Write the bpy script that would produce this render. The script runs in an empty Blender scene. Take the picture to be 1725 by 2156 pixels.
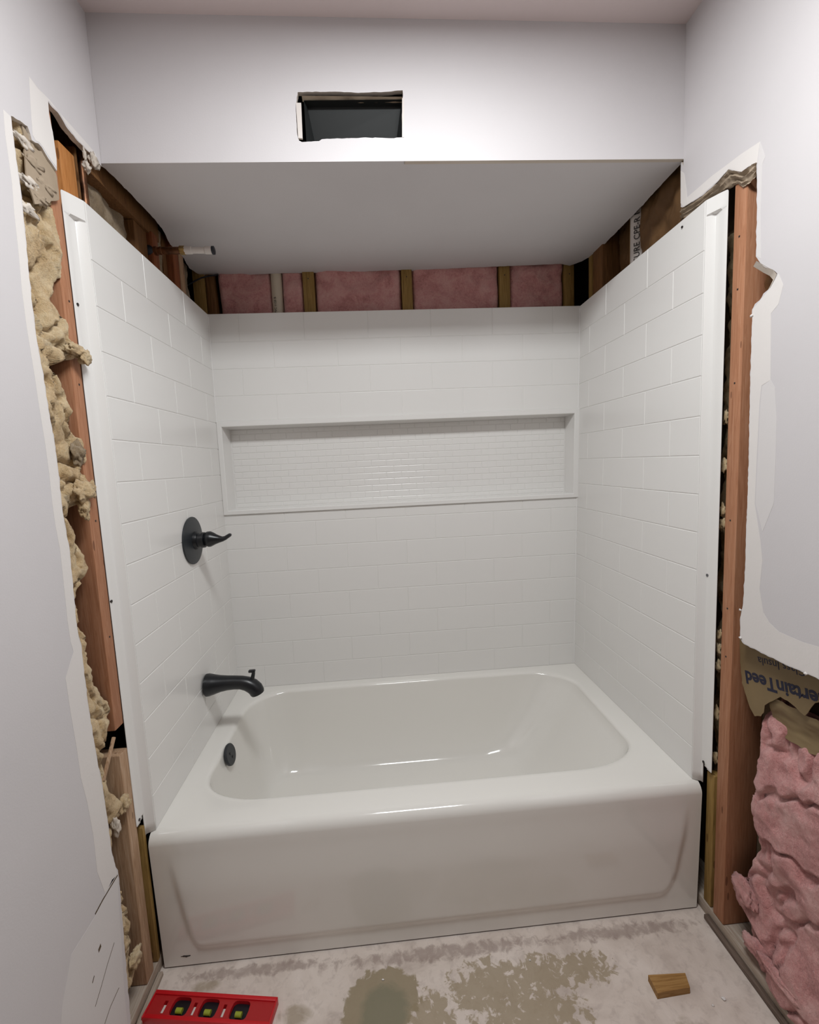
import bpy, bmesh, math, random
from mathutils import Vector, Matrix, noise
from mathutils.geometry import tessellate_polygon
random.seed(7)
SC = bpy.context.scene
COL = SC.collection
PI = math.pi

# ------------------------------------------------------------ camera
cam_d = bpy.data.cameras.new('camera')
cam = bpy.data.objects.new('camera', cam_d)
COL.objects.link(cam)
cam_d.sensor_fit = 'HORIZONTAL'
cam_d.sensor_width = 36.0
cam_d.lens = 19.8536
cam_d.clip_start = 0.02
_r = Vector([0.996501, -0.070551, -0.04482])
_u = Vector([0.052067, 0.10448, 0.993163])
_f = Vector([0.065386, 0.992021, -0.107788])
_m = Matrix(((_r.x, _u.x, -_f.x), (_r.y, _u.y, -_f.y), (_r.z, _u.z, -_f.z))).to_4x4()
_m.translation = Vector([0.64062, -1.15663, 1.34318])
cam.matrix_world = _m
SC.camera = cam

# ------------------------------------------------------------ world, lights, exposure
W = bpy.data.worlds.new('world'); SC.world = W; W.use_nodes = True
W.node_tree.nodes['Background'].inputs[0].default_value = (0.5, 0.5, 0.52, 1)
W.node_tree.nodes['Background'].inputs[1].default_value = 0.02
SC.view_settings.view_transform = 'Standard'
SC.view_settings.look = 'None'
SC.view_settings.exposure = 0.0
SC.view_settings.gamma = 1.0
SC.view_settings.use_curve_mapping = False
def area(name, loc, rot, sx, sy, power, col):
    d = bpy.data.lights.new(name, 'AREA'); d.shape = 'RECTANGLE'; d.size = sx; d.size_y = sy
    d.energy = power; d.color = col
    o = bpy.data.objects.new(name, d); COL.objects.link(o); o.location = loc; o.rotation_euler = rot
    return o
area('ceiling_lamp_light', (0.79, -0.59, 2.445), (0, 0, 0), 0.52, 0.27, 21.5, (0.968, 1.0, 1.01))

# ------------------------------------------------------------ materials
def srgb(r, g, b):
    return tuple(((c/255)/12.92 if c/255 <= 0.04045 else ((c/255+0.055)/1.055)**2.4) for c in (r, g, b)) + (1,)
class NT:
    def __init__(s, name):
        s.m = bpy.data.materials.new(name); s.m.use_nodes = True
        s.t = s.m.node_tree; s.b = s.t.nodes['Principled BSDF']
        s.out = s.t.nodes['Material Output']
        s.geo = s.t.nodes.new('ShaderNodeNewGeometry')
    def n(s, typ, **kw):
        x = s.t.nodes.new(typ)
        for k, v in kw.items(): setattr(x, k, v)
        return x
    def l(s, a, b): s.t.links.new(a, b)
    def pos(s, scale=(1, 1, 1), obj=False):
        mp = s.n('ShaderNodeMapping'); mp.inputs['Scale'].default_value = scale
        if obj:
            tc = s.n('ShaderNodeTexCoord'); s.l(tc.outputs['Object'], mp.inputs[0])
        else: s.l(s.geo.outputs['Position'], mp.inputs[0])
        return mp.outputs[0]
    def noise(s, vec, scale, detail=3, rough=0.5, dist=0.0):
        x = s.n('ShaderNodeTexNoise'); x.inputs['Scale'].default_value = scale
        x.inputs['Detail'].default_value = detail; x.inputs['Roughness'].default_value = rough
        x.inputs['Distortion'].default_value = dist
        s.l(vec, x.inputs['Vector']); return x.outputs['Fac']
    def ramp(s, fac, stops):
        x = s.n('ShaderNodeValToRGB'); e = x.color_ramp.elements
        while len(e) < len(stops): e.new(0.5)
        for i, (p, c) in enumerate(stops): e[i].position = p; e[i].color = c
        s.l(fac, x.inputs[0]); return x.outputs[0]
    def mix(s, fac, a, b):
        x = s.n('ShaderNodeMix', data_type='RGBA')
        for sock, v in ((x.inputs[0], fac), (x.inputs[6], a), (x.inputs[7], b)):
            if hasattr(v, 'links'): s.l(v, sock)
            else: sock.default_value = v
        return x.outputs[2]
    def math(s, op, a, b=0.0, c=None, clamp=False):
        x = s.n('ShaderNodeMath', operation=op); x.use_clamp = clamp
        for i, v in enumerate((a, b, c)):
            if v is None: continue
            if hasattr(v, 'links'): s.l(v, x.inputs[i])
            else: x.inputs[i].default_value = v
        return x.outputs[0]
    def bump(s, h, strength, dist=0.002):
        x = s.n('ShaderNodeBump'); x.inputs['Strength'].default_value = strength
        x.inputs['Distance'].default_value = dist
        s.l(h, x.inputs['Height']); s.l(x.outputs[0], s.b.inputs['Normal'])
    def set(s, color=None, rough=None, metal=None, spec=None, coat=None, sss=None):
        if color is not None:
            if hasattr(color, 'links'): s.l(color, s.b.inputs['Base Color'])
            else: s.b.inputs['Base Color'].default_value = color
        if rough is not None: s.b.inputs['Roughness'].default_value = rough
        if metal is not None: s.b.inputs['Metallic'].default_value = metal
        if spec is not None: s.b.inputs['Specular IOR Level'].default_value = spec
        if coat is not None: s.b.inputs['Coat Weight'].default_value = coat
        return s.m
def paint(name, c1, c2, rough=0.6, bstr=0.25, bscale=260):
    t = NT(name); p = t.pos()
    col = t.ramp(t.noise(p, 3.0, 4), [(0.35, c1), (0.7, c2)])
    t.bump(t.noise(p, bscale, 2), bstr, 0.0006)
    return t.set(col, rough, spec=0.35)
M = {}
M['paint'] = paint('wall_paint', srgb(208, 204, 205), srgb(212, 208, 209))
M['ceil'] = paint('ceiling_paint', srgb(222, 208, 206), srgb(226, 212, 210), 0.8, 0.9, 90)
M['compound'] = paint('joint_compound', srgb(224, 219, 216), srgb(229, 224, 220), 0.75, 0.4, 120)
M['coat2'] = paint('thin_compound', srgb(217, 213, 212), srgb(220, 216, 215), 0.7, 0.3, 160)
M['gypsum'] = paint('gypsum_core', srgb(196, 184, 170), srgb(222, 213, 203), 0.9, 0.8, 300)
M['tornpaper'] = paint('torn_paper', srgb(110, 94, 76), srgb(190, 172, 150), 0.9, 0.9, 160)
M['backboard'] = paint('board_back_paper', srgb(86, 70, 52), srgb(104, 86, 66), 0.9, 0.3, 80)
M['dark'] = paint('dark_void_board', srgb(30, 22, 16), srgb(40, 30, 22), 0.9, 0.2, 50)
def plastic(name, c, rough, spec=0.5, coat=0.0, bs=0.0):
    t = NT(name)
    if bs: t.bump(t.noise(t.pos(), 60, 2), bs, 0.0004)
    return t.set(c, rough, spec=spec, coat=coat)
M['acrylic'] = plastic('surround_acrylic', srgb(232, 230, 227), 0.22, 0.5, 0.0, 0.03)
M['enamel'] = plastic('tub_enamel', srgb(232, 229, 223), 0.10, 0.5, 0.15)
M['caulk'] = plastic('caulk', srgb(236, 234, 232), 0.4)
M['black'] = plastic('matte_black_finish', srgb(20, 22, 26), 0.33, 0.5)
M['plate'] = plastic('satin_black_plate', srgb(38, 42, 46), 0.42, 0.5)
M['blackcap'] = plastic('black_rubber', srgb(26, 30, 40), 0.5)
M['pvc'] = plastic('white_pvc', srgb(214, 206, 200), 0.35)
M['cpvc'] = plastic('cream_pipe', srgb(200, 188, 168), 0.4)
M['nail'] = plastic('dark_nail', srgb(40, 34, 32), 0.5)
M['steel'] = NT('galvanised_screw').set(srgb(120, 120, 124), 0.35, 0.9)
M['duct'] = plastic('duct_black', srgb(36, 38, 38), 0.5, 0.3, 0, 0.3)
M['red'] = plastic('red_level_body', srgb(196, 20, 30), 0.4)
M['redin'] = plastic('red_level_web', srgb(170, 30, 32), 0.45)
M['vial'] = plastic('vial_fluid', srgb(150, 160, 50), 0.25)
M['levelblack'] = plastic('level_window_black', srgb(14, 14, 22), 0.35)
M['ink'] = plastic('printed_ink', srgb(26, 26, 50), 0.7)
M['inkgrey'] = plastic('printed_pipe_ink', srgb(50, 46, 44), 0.7)
t = NT('brass'); M['brass'] = t.set(t.ramp(t.noise(t.pos(), 60), [(0.3, srgb(120, 90, 50)), (0.7, srgb(190, 160, 100))]), 0.4, 0.7)
t = NT('old_copper'); M['copper'] = t.set(t.ramp(t.noise(t.pos(), 40), [(0.3, srgb(70, 44, 30)), (0.7, srgb(140, 96, 66))]), 0.4, 0.7)
def wood(name, ca, cb, cc, axis='z', sheen=0.55):
    t = NT(name)
    sc = {'z': (28, 28, 1.6), 'x': (1.6, 28, 28), 'y': (28, 1.6, 28)}[axis]
    p = t.pos(sc)
    grain = t.noise(p, 6, 5, 0.6, 1.2)
    big = t.noise(t.pos({'z': (9, 9, 1.4), 'x': (1.4, 9, 9), 'y': (9, 1.4, 9)}[axis]), 2.0, 3, 0.5, 0.4)
    col = t.ramp(grain, [(0.3, ca), (0.52, cb), (0.75, cc)])
    vor = t.n('ShaderNodeTexVoronoi'); vor.inputs['Scale'].default_value = 1.0
    t.l(t.pos({'z': (30, 30, 7), 'x': (7, 30, 30), 'y': (30, 7, 30)}[axis]), vor.inputs['Vector'])
    knot = t.math('LESS_THAN', vor.outputs['Distance'], 0.10)
    col = t.mix(t.math('MULTIPLY', big, 0.6), col, ca)
    col = t.mix(t.math('MULTIPLY', knot, 0.55), col, srgb(70, 34, 18))
    t.bump(grain, 0.35, 0.001)
    return t.set(col, 0.62, spec=0.3)
M['fir'] = wood('fir_stud', srgb(158, 106, 76), srgb(182, 130, 98), srgb(198, 150, 120))
M['fir2'] = wood('pale_fir', srgb(150, 116, 88), srgb(186, 154, 124), srgb(206, 180, 156))
M['orange'] = wood('orange_fir', srgb(164, 104, 52), srgb(196, 134, 76), srgb(208, 150, 96))
M['brownwood'] = wood('brown_wood', srgb(92, 62, 34), srgb(124, 86, 50), srgb(146, 106, 66))
M['yellowwood'] = wood('yellow_wood', srgb(120, 94, 48), srgb(156, 124, 70), srgb(176, 146, 92))
M['redwood'] = wood('reddish_wood', srgb(110, 60, 34), srgb(146, 84, 50), srgb(164, 104, 66))
M['woodh'] = wood('horizontal_fir', srgb(130, 84, 48), srgb(166, 116, 74), srgb(186, 138, 96), 'y')
M['scrap'] = wood('scrap_wood', srgb(130, 92, 48), srgb(172, 132, 78), srgb(196, 158, 102), 'x')
M['darktrim'] = wood('stained_trim', srgb(84, 70, 60), srgb(110, 94, 84), srgb(140, 124, 112), 'y')
M['dusty'] = wood('dusty_plate', srgb(150, 132, 116), srgb(176, 162, 148), srgb(200, 190, 180), 'y')
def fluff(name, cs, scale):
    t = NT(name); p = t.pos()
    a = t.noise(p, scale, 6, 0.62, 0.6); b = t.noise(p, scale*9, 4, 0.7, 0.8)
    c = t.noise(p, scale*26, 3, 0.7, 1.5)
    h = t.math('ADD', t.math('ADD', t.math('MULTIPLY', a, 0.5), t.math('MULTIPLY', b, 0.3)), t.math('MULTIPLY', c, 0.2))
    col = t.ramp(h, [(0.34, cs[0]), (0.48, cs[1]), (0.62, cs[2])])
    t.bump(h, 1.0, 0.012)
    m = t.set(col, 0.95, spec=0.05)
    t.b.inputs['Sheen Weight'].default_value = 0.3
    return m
M['yellow'] = fluff('yellow_glass_wool', [srgb(166, 130, 84), srgb(226, 194, 146), srgb(240, 218, 178)], 22)
M['greywool'] = fluff('dull_glass_wool', [srgb(110, 88, 58), srgb(160, 134, 98), srgb(190, 168, 138)], 26)  # darker wool tone for the upper left gap batts and one tuft
M['pink'] = fluff('pink_glass_wool', [srgb(168, 106, 102), srgb(214, 152, 148), srgb(230, 182, 176)], 14)
M['kraft'] = paint('kraft_paper', srgb(112, 94, 66), srgb(136, 116, 84), 0.6, 0.6, 30)
M['kraftbrown'] = paint('dark_kraft_paper', srgb(92, 66, 40), srgb(130, 96, 62), 0.5, 0.8, 24)
# concrete floor: pale dusty slab with worn adhesive stains
t = NT('concrete_floor'); p = t.pos()
n1 = t.noise(p, 7, 6, 0.6, 0.6); n2 = t.noise(p, 38, 5, 0.65, 0.5); n3 = t.noise(p, 150, 3, 0.6)
base = t.ramp(n1, [(0.3, srgb(190, 176, 166)), (0.5, srgb(210, 197, 187)), (0.7, srgb(220, 208, 199))])
base = t.mix(t.math('MULTIPLY', t.math('SUBTRACT', n2, 0.5, clamp=True), 1.6, clamp=True), base, srgb(146, 130, 124))
sx = t.n('ShaderNodeSeparateXYZ'); t.l(t.geo.outputs['Position'], sx.inputs[0])
def blob(cx, cy, rx, ry):
    a = t.math('DIVIDE', t.math('SUBTRACT', sx.outputs[0], cx), rx)
    b = t.math('DIVIDE', t.math('SUBTRACT', sx.outputs[1], cy), ry)
    return t.math('SUBTRACT', 1.0, t.math('ADD', t.math('MULTIPLY', a, a), t.math('MULTIPLY', b, b)), clamp=True)
def stain(blobs, lo, hi, nz, k):
    m = None
    for bb in blobs:
        q = blob(*bb); m = q if m is None else t.math('MAXIMUM', m, q)
    edge = t.math('ADD', m, t.math('MULTIPLY', t.math('SUBTRACT', nz, 0.5), k))
    has = t.math('GREATER_THAN', m, 0.0)
    mr = t.n('ShaderNodeMapRange'); mr.inputs[1].default_value = lo; mr.inputs[2].default_value = hi
    t.l(edge, mr.inputs[0]); return t.math('MULTIPLY', mr.outputs[0], has)
nmid = t.noise(p, 26, 5, 0.6, 0.8)
s1 = stain([(0.585, -0.150, 0.115, 0.085), (0.56, -0.21, 0.10, 0.10)], 0.22, 0.34, nmid, 1.4)
s2 = stain([(0.86, -0.155, 0.14, 0.085), (1.0, -0.135, 0.13, 0.06), (1.12, -0.13, 0.09, 0.05), (0.95, -0.22, 0.16, 0.09), (0.70, -0.20, 0.07, 0.07)], 0.36, 0.60, t.noise(p, 42, 6, 0.62, 0.5), 3.6)
s3 = stain([(0.25, -0.045, 0.30, 0.022), (0.75, -0.055, 0.45, 0.028), (1.25, -0.055, 0.35, 0.028)], 0.4, 0.9, n2, 2.4)
s4 = stain([(0.37, -0.16, 0.06, 0.03), (0.12, -0.07, 0.05, 0.02), (1.30, -0.30, 0.05, 0.05)], 0.3, 0.9, nmid, 1.8)
col = t.mix(t.math('MULTIPLY', s3, 0.5), base, srgb(128, 108, 100))
col = t.mix(t.math('MULTIPLY', s4, 0.6), col, srgb(140, 124, 96))
col = t.mix(t.math('MULTIPLY', s2, 0.75), col, srgb(150, 134, 106))
col = t.mix(t.math('MULTIPLY', s1, 0.9), col, srgb(146, 132, 106))
core = stain([(0.59, -0.17, 0.075, 0.07), (0.58, -0.23, 0.08, 0.09)], 0.2, 0.6, nmid, 0.8)
col = t.mix(t.math('MULTIPLY', core, 0.7), col, srgb(122, 120, 100))
t.bump(t.math('ADD', n2, t.math('MULTIPLY', n3, 0.4)), 0.5, 0.002)
M['concrete'] = t.set(col, 0.72, spec=0.3)

# ------------------------------------------------------------ mesh helpers
def link(name, me, mats, parent=None, smooth=False, angle=40):
    o = bpy.data.objects.new(name, me); COL.objects.link(o)
    for m in (mats if isinstance(mats, (list, tuple)) else [mats]):
        me.materials.append(M[m] if isinstance(m, str) else m)
    if smooth:
        me.polygons.foreach_set('use_smooth', [True]*len(me.polygons))
        me.set_sharp_from_angle(angle=math.radians(angle))
    if parent is not None: o.parent = parent
    return o
def mk(name, vs, fs, mats, parent=None, smooth=False, angle=40, mi=None):
    me = bpy.data.meshes.new(name); me.from_pydata([tuple(v) for v in vs], [], fs); me.update()
    bm = bmesh.new(); bm.from_mesh(me); bmesh.ops.recalc_face_normals(bm, faces=bm.faces) if mi is None else None
    bm.to_mesh(me); bm.free()
    if mi is not None: me.polygons.foreach_set('material_index', mi)
    return link(name, me, mats, parent, smooth, angle)
def tag(o, label=None, cat=None, group=None, kind=None):
    if label: o['label'] = label
    if cat: o['category'] = cat
    if group: o['group'] = group
    if kind: o['kind'] = kind
    return o
def thing(name, loc, label, cat, group=None):
    o = bpy.data.objects.new(name, None); COL.objects.link(o); o.location = loc
    o.empty_display_size = 0.05
    return tag(o, label, cat, group)
def rel(o, root):
    """parent o (built in world coordinates) to root keeping its place"""
    o.parent = root; o.matrix_parent_inverse = Matrix.Translation(root.location).inverted(); return o
def box(name, a, b, mat, parent=None, bev=0.0015, rot=None, jit=0):
    bm = bmesh.new(); bmesh.ops.create_cube(bm, size=1)
    ax = Vector(a); bx = Vector(b); c = (ax+bx)/2; s = bx-ax
    for v in bm.verts: v.co = Vector((v.co.x*s.x, v.co.y*s.y, v.co.z*s.z))
    if bev: bmesh.ops.bevel(bm, geom=list(bm.edges), offset=min(bev, min(abs(k) for k in s)*0.3), segments=2, affect='EDGES', profile=0.5)
    if jit:
        for v in bm.verts: v.co += Vector(noise.noise_vector(v.co*30+c*9))*jit
    me = bpy.data.meshes.new(name); bm.to_mesh(me); bm.free()
    o = link(name, me, mat, None, True)
    o.location = c
    if rot: o.rotation_euler = rot
    if parent is not None: rel(o, parent)
    return o
def cyl(name, p0, p1, r, mat, parent=None, seg=24, prof=None, bev=0.0):
    """lathe along p0->p1; prof = [(t, r)] or constant radius"""
    p0 = Vector(p0); p1 = Vector(p1); d = p1-p0; L = d.length; q = d.to_track_quat('Z', 'Y')
    prof = prof or [(0, r), (1, r)]
    vs = []; fs = []
    for (tt, rr) in prof:
        for k in range(seg):
            a = 2*PI*k/seg
            vs.append(p0 + q @ Vector((rr*math.cos(a), rr*math.sin(a), tt*L)))
    n = len(prof)
    for i in range(n-1):
        for k in range(seg):
            fs.append((i*seg+k, i*seg+(k+1) % seg, (i+1)*seg+(k+1) % seg, (i+1)*seg+k))
    fs.append(tuple(range(seg-1, -1, -1))); fs.append(tuple((n-1)*seg+k for k in range(seg)))
    o = mk(name, vs, fs, mat, None, True, 35)
    if parent is not None: rel(o, parent)
    return o
def tube(name, pts, radii, mat, parent=None, seg=20, squash=None):
    """swept tube through pts with per-point radius (ry, rz) allowed"""
    pts = [Vector(p) for p in pts]; vs = []; fs = []
    for i, p in enumerate(pts):
        d = (pts[min(i+1, len(pts)-1)] - pts[max(i-1, 0)]).normalized()
        side = Vector((0, 1, 0)); up = d.cross(side).normalized(); side = up.cross(d).normalized()
        r = radii[i]; ra, rb = r if isinstance(r, tuple) else (r, r)
        for k in range(seg):
            a = 2*PI*k/seg
            vs.append(p + side*(ra*math.cos(a)) + up*(rb*math.sin(a)))
    n = len(pts)
    for i in range(n-1):
        for k in range(seg):
            fs.append((i*seg+k, i*seg+(k+1) % seg, (i+1)*seg+(k+1) % seg, (i+1)*seg+k))
    fs.append(tuple(range(seg-1, -1, -1))); fs.append(tuple((n-1)*seg+k for k in range(seg)))
    o = mk(name, vs, fs, mat, None, True, 50)
    if parent is not None: rel(o, parent)
    return o
def rag(pts, step=0.006, amp=0.0015, closed=False, seed=0.0):
    """subdivide a 2D polyline and make it ragged"""
    out = []; n = len(pts); m = n if closed else n-1
    for i in range(m):
        a = Vector(pts[i]); b = Vector(pts[(i+1) % n]); L = (b-a).length; k = max(1, int(L/step))
        nrm = Vector((-(b-a).y, (b-a).x)).normalized() if L else Vector((0, 0))
        for j in range(k):
            q = a.lerp(b, j/k); w = noise.fractal(Vector((q.x*60+seed, q.y*60, seed*3)), 1.0, 2.0, 4)
            out.append(tuple(q + nrm*(w*amp if j else 0)))
    if not closed: out.append(tuple(pts[-1]))
    return out
def plate(name, outer, holes, plane, v0, v1, mats, parent=None, edge=1):
    """flat board from 2D outlines. plane 'x': 2D=(y,z); 'y': (x,z); 'z': (x,y). v0 = seen face, v1 = far face"""
    def P(q, v): return {'x': (v, q[0], q[1]), 'y': (q[0], v, q[1]), 'z': (q[0], q[1], v)}[plane]
    loops = [outer]+holes; flat = [q for l in loops for q in l]; N = len(flat)
    tris = tessellate_polygon([[Vector((q[0], q[1], 0)) for q in l] for l in loops])
    vs = [P(q, v0) for q in flat]+[P(q, v1) for q in flat]; fs = []; mi = []
    for tr in tris:
        fs.append(tuple(tr)); mi.append(0); fs.append(tuple(i+N for i in reversed(tr))); mi.append(edge)
    o = 0
    for l in loops:
        n = len(l)
        for i in range(n):
            a = o+i; b = o+(i+1) % n; fs.append((a, b, b+N, a+N)); mi.append(edge)
        o += n
    me = bpy.data.meshes.new(name); me.from_pydata(vs, [], fs); me.update()
    me.polygons.foreach_set('material_index', mi)
    bm = bmesh.new(); bm.from_mesh(me); bmesh.ops.recalc_face_normals(bm, faces=bm.faces); bm.to_mesh(me); bm.free()
    return link(name, me, mats, parent)
def fbm(p, o=4): return noise.fractal(Vector(p), 1.0, 2.0, o)
def interp(tab, z):
    """tab = [(z, v)] sorted descending or ascending in z"""
    tab = sorted(tab)
    if z <= tab[0][0]: return tab[0][1]
    for (a, va), (b, vb) in zip(tab, tab[1:]):
        if z <= b: return va+(vb-va)*(z-a)/max(1e-9, b-a)
    return tab[-1][1]
def lump(name, c, s, mat, parent, seed=0, amp=0.35, sub=4, freq=1.6):
    bm = bmesh.new(); bmesh.ops.create_icosphere(bm, subdivisions=sub, radius=1)
    for v in bm.verts:
        d = v.co.normalized(); w = fbm(d*freq+Vector((seed*7.3, seed, 2)), 5); w2 = fbm(d*6+Vector((seed, 3, seed)), 3)
        v.co = d*(1+amp*w*1.6+0.12*w2)
        v.co = Vector((v.co.x*s[0], v.co.y*s[1], v.co.z*s[2]))
    me = bpy.data.meshes.new(name); bm.to_mesh(me); bm.free()
    o = link(name, me, mat, None, True, 180); o.location = c
    if parent is not None: rel(o, parent)
    return o
def letters(name, text, size, mat, parent, loc, xdir, ydir, extrude=0.0002, shear=0.0, bold=0.0, align='LEFT', spacing=1.0):
    cu = bpy.data.curves.new(name, 'FONT'); cu.body = text; cu.size = size; cu.extrude = extrude
    cu.shear = shear; cu.offset = bold; cu.align_x = align; cu.space_character = spacing
    cu.resolution_u = 3
    tmp = bpy.data.objects.new('tmp', cu); COL.objects.link(tmp)
    dg = bpy.context.evaluated_depsgraph_get()
    me = bpy.data.meshes.new_from_object(tmp.evaluated_get(dg))
    bpy.data.objects.remove(tmp)
    X = Vector(xdir).normalized(); Y = Vector(ydir).normalized(); Z = X.cross(Y)
    mt = Matrix(((X.x, Y.x, Z.x, loc[0]), (X.y, Y.y, Z.y, loc[1]), (X.z, Y.z, Z.z, loc[2]), (0, 0, 0, 1)))
    me.transform(mt)
    me.name = name; me.materials.clear()
    return rel(link(name, me, mat), parent) if parent is not None else link(name, me, mat)

# ------------------------------------------------------------ key measures (metres)
XL, XR = -0.007, 1.512          # painted drywall faces
SL, SR = -0.020, 1.525          # stud faces
YS = 0.107                      # soffit face
ZS, ZC = 2.124, 2.459           # soffit underside, ceiling
YB = 0.770                      # back stud face
YF = -1.75                      # wall behind the camera
TB = 0.0127                     # drywall thickness
PW, PD = 1.50, 0.7433           # surround width, depth
G0, GS = 1.8468, 0.1038         # first tile groove height, course height
ZD = 0.401                      # tub deck
PT = 1.952                      # surround top at the back
def D_at(z): return -0.0294*(z-1.2)
def warp(p):
    """the moulded surround leans back slightly at its base and spreads at its corners"""
    x, y, z = p; u = max(0.0, y/PD)
    l = 0.0003+0.0162*(z-1.2); r = -0.0021+0.0087*(z-1.2)
    return (x + ((1-x/PW)*l + (x/PW)*r)*u, y + D_at(z)*u, z)

# ------------------------------------------------------------ the setting
fl = plate('floor', [(-0.25, YF), (1.8, YF), (1.8, 0.9), (-0.25, 0.9)], [], 'z', 0.0, -0.05, ['concrete', 'concrete'])
tag(fl, kind='structure')
ce = plate('ceiling', [(-0.25, YF-0.1), (1.8, YF-0.1), (1.8, YS), (-0.25, YS)], [], 'z', ZC, ZC+0.02, ['ceil', 'ceil'])
tag(ce, kind='structure')
wf = plate('wall_front', [(-0.25, 0), (1.8, 0), (1.8, ZC), (-0.25, ZC)], [], 'y', YF, YF-0.02, ['backboard', 'gypsum'])  # unseen wall, brought close and made dark brown to cut bounce light
tag(wf, kind='structure')

# left wall: drywall torn away around the tub alcove, one pointed tongue left hanging
cutL = [(-0.1813, 0.0612), (-0.1738, 0.148), (-0.1682, 0.2543), (-0.1612, 0.3577), (-0.1574, 0.4149), (-0.1582, 0.4303), (-0.1663, 0.4659), (-0.1708, 0.4998), (-0.171, 0.582), (-0.1742, 0.6651), (-0.1796, 0.7255), (-0.1831, 0.7943), (-0.1861, 0.8721), (-0.1847, 0.9461), (-0.183, 0.9876), (-0.188, 1.0106), (-0.1892, 1.0524), (-0.1846, 1.1329), (-0.1818, 1.203), (-0.1868, 1.2535), (-0.188, 1.2928), (-0.1857, 1.3509), (-0.1857, 1.418), (-0.1911, 1.4833), (-0.1934, 1.5566), (-0.1971, 1.592), (-0.1991, 1.6361), (-0.1977, 1.6983), (-0.1948, 1.769), (-0.1918, 1.839), (-0.1896, 1.891), (-0.1908, 1.9364), (-0.191, 1.9735), (-0.1912, 2.0046), (-0.1897, 2.0195)]
tongue = [(-0.1908, 2.0196), (-0.168, 2.0272), (-0.1485, 2.0305), (-0.144, 2.0215), (-0.141, 2.0105), (-0.132, 2.0121), (-0.1223, 2.0167), (-0.1134, 2.0153), (-0.104, 2.0087), (-0.0889, 2.0017), (-0.0733, 1.9944), (-0.07, 2.0198), (-0.0717, 2.0655), (-0.0774, 2.103), (-0.0754, 2.129)]
topL = [(-0.0754, 2.129), (-0.0635, 2.1258), (-0.0458, 2.1281), (-0.0225, 2.1167), (0.0133, 2.1121), (0.0584, 2.1145), (0.0918, 2.1151)]
ylow = cutL[0][0]
outer = [(YF, 0.0), (ylow-0.004, 0.0), (ylow, 0.03)]+rag(cutL, 0.006, 0.0022, seed=1.3)[:-1]+rag(tongue, 0.006, 0.002, seed=2.1)[:-1]+rag(topL, 0.006, 0.0022, seed=4.4)[:-1]+[(YS-0.001, 2.113), (YS, ZC), (YF, ZC)]
wl = plate('wall_left', outer, [], 'x', XL, SL, ['paint', 'gypsum'])
tag(wl, kind='structure')
def patch(poly, plane, v, parent, mat='compound', th=0.0003):
    sgn = 1 if v < 0.5 else -1
    return plate('joint_compound', poly, [], plane, v+sgn*th, v+sgn*0.00005, [mat, mat], parent)
# bright compound bands along the cut edges
bandL = [(-0.126, 2.1369), (-0.0754, 2.129), (-0.0774, 2.103), (-0.0717, 2.0655), (-0.07, 2.0198), (-0.0733, 2.0018), (-0.0881, 2.0058), (-0.1006, 2.0127), (-0.1103, 2.0182), (-0.1203, 2.0207), (-0.1299, 2.017), (-0.1365, 2.0223), (-0.1345, 2.0539), (-0.13, 2.1004)]
patch(bandL, 'x', XL, wl)
bandL2 = [(-0.126, 2.1369), (-0.1027, 2.133), (-0.0701, 2.1357), (-0.0393, 2.1318), (0.0136, 2.1314), (0.0544, 2.1308), (0.0832, 2.1292), (0.0945, 2.1189), (0.0587, 2.1157), (0.0154, 2.1145), (-0.0188, 2.1202), (-0.0423, 2.1316), (-0.0615, 2.1291), (-0.0737, 2.1313), (-0.0754, 2.129)]
patch(bandL2, 'x', XL, wl)
edgeL = [(-0.19, 2.0177), (-0.1914, 1.9716), (-0.1911, 1.9345), (-0.1899, 1.8892), (-0.1921, 1.8372), (-0.1951, 1.7672), (-0.1981, 1.6964), (-0.1994, 1.6343), (-0.1974, 1.5901), (-0.1937, 1.5547), (-0.1915, 1.4814), (-0.1861, 1.4161), (-0.186, 1.349), (-0.1884, 1.2909), (-0.1872, 1.2515), (-0.1821, 1.201), (-0.1849, 1.131), (-0.1895, 1.0505), (-0.1883, 1.0086), (-0.1834, 0.9857), (-0.185, 0.9442), (-0.1864, 0.8701), (-0.1835, 0.7923), (-0.18, 0.7235), (-0.1746, 0.6631), (-0.1713, 0.5801), (-0.1712, 0.4978), (-0.1598, 0.4319)]
inner = []
for i, (y, z) in enumerate(edgeL):
    w = 0.016+0.012*(1-abs(z-1.2)/1.2)+0.004*noise.noise(Vector((z*9, 1, 2)))+(0.03 if z < 0.95 else 0)
    inner.append((y-w, z))
patch([(y-0.0015, z) for y, z in edgeL]+inner[::-1], 'x', XL, wl)
lowL = [(-0.1622, 0.4295), (-0.1815, 0.4367), (-0.2478, 0.4166), (-0.3227, 0.4166), (-0.3614, 0.3524), (-0.3689, 0.3258), (-0.1923, 0.0768), (-0.1885, 0.1547), (-0.1778, 0.2656), (-0.1702, 0.3612)]
patch(lowL, 'x', XL, wl, 'coat2')
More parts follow.
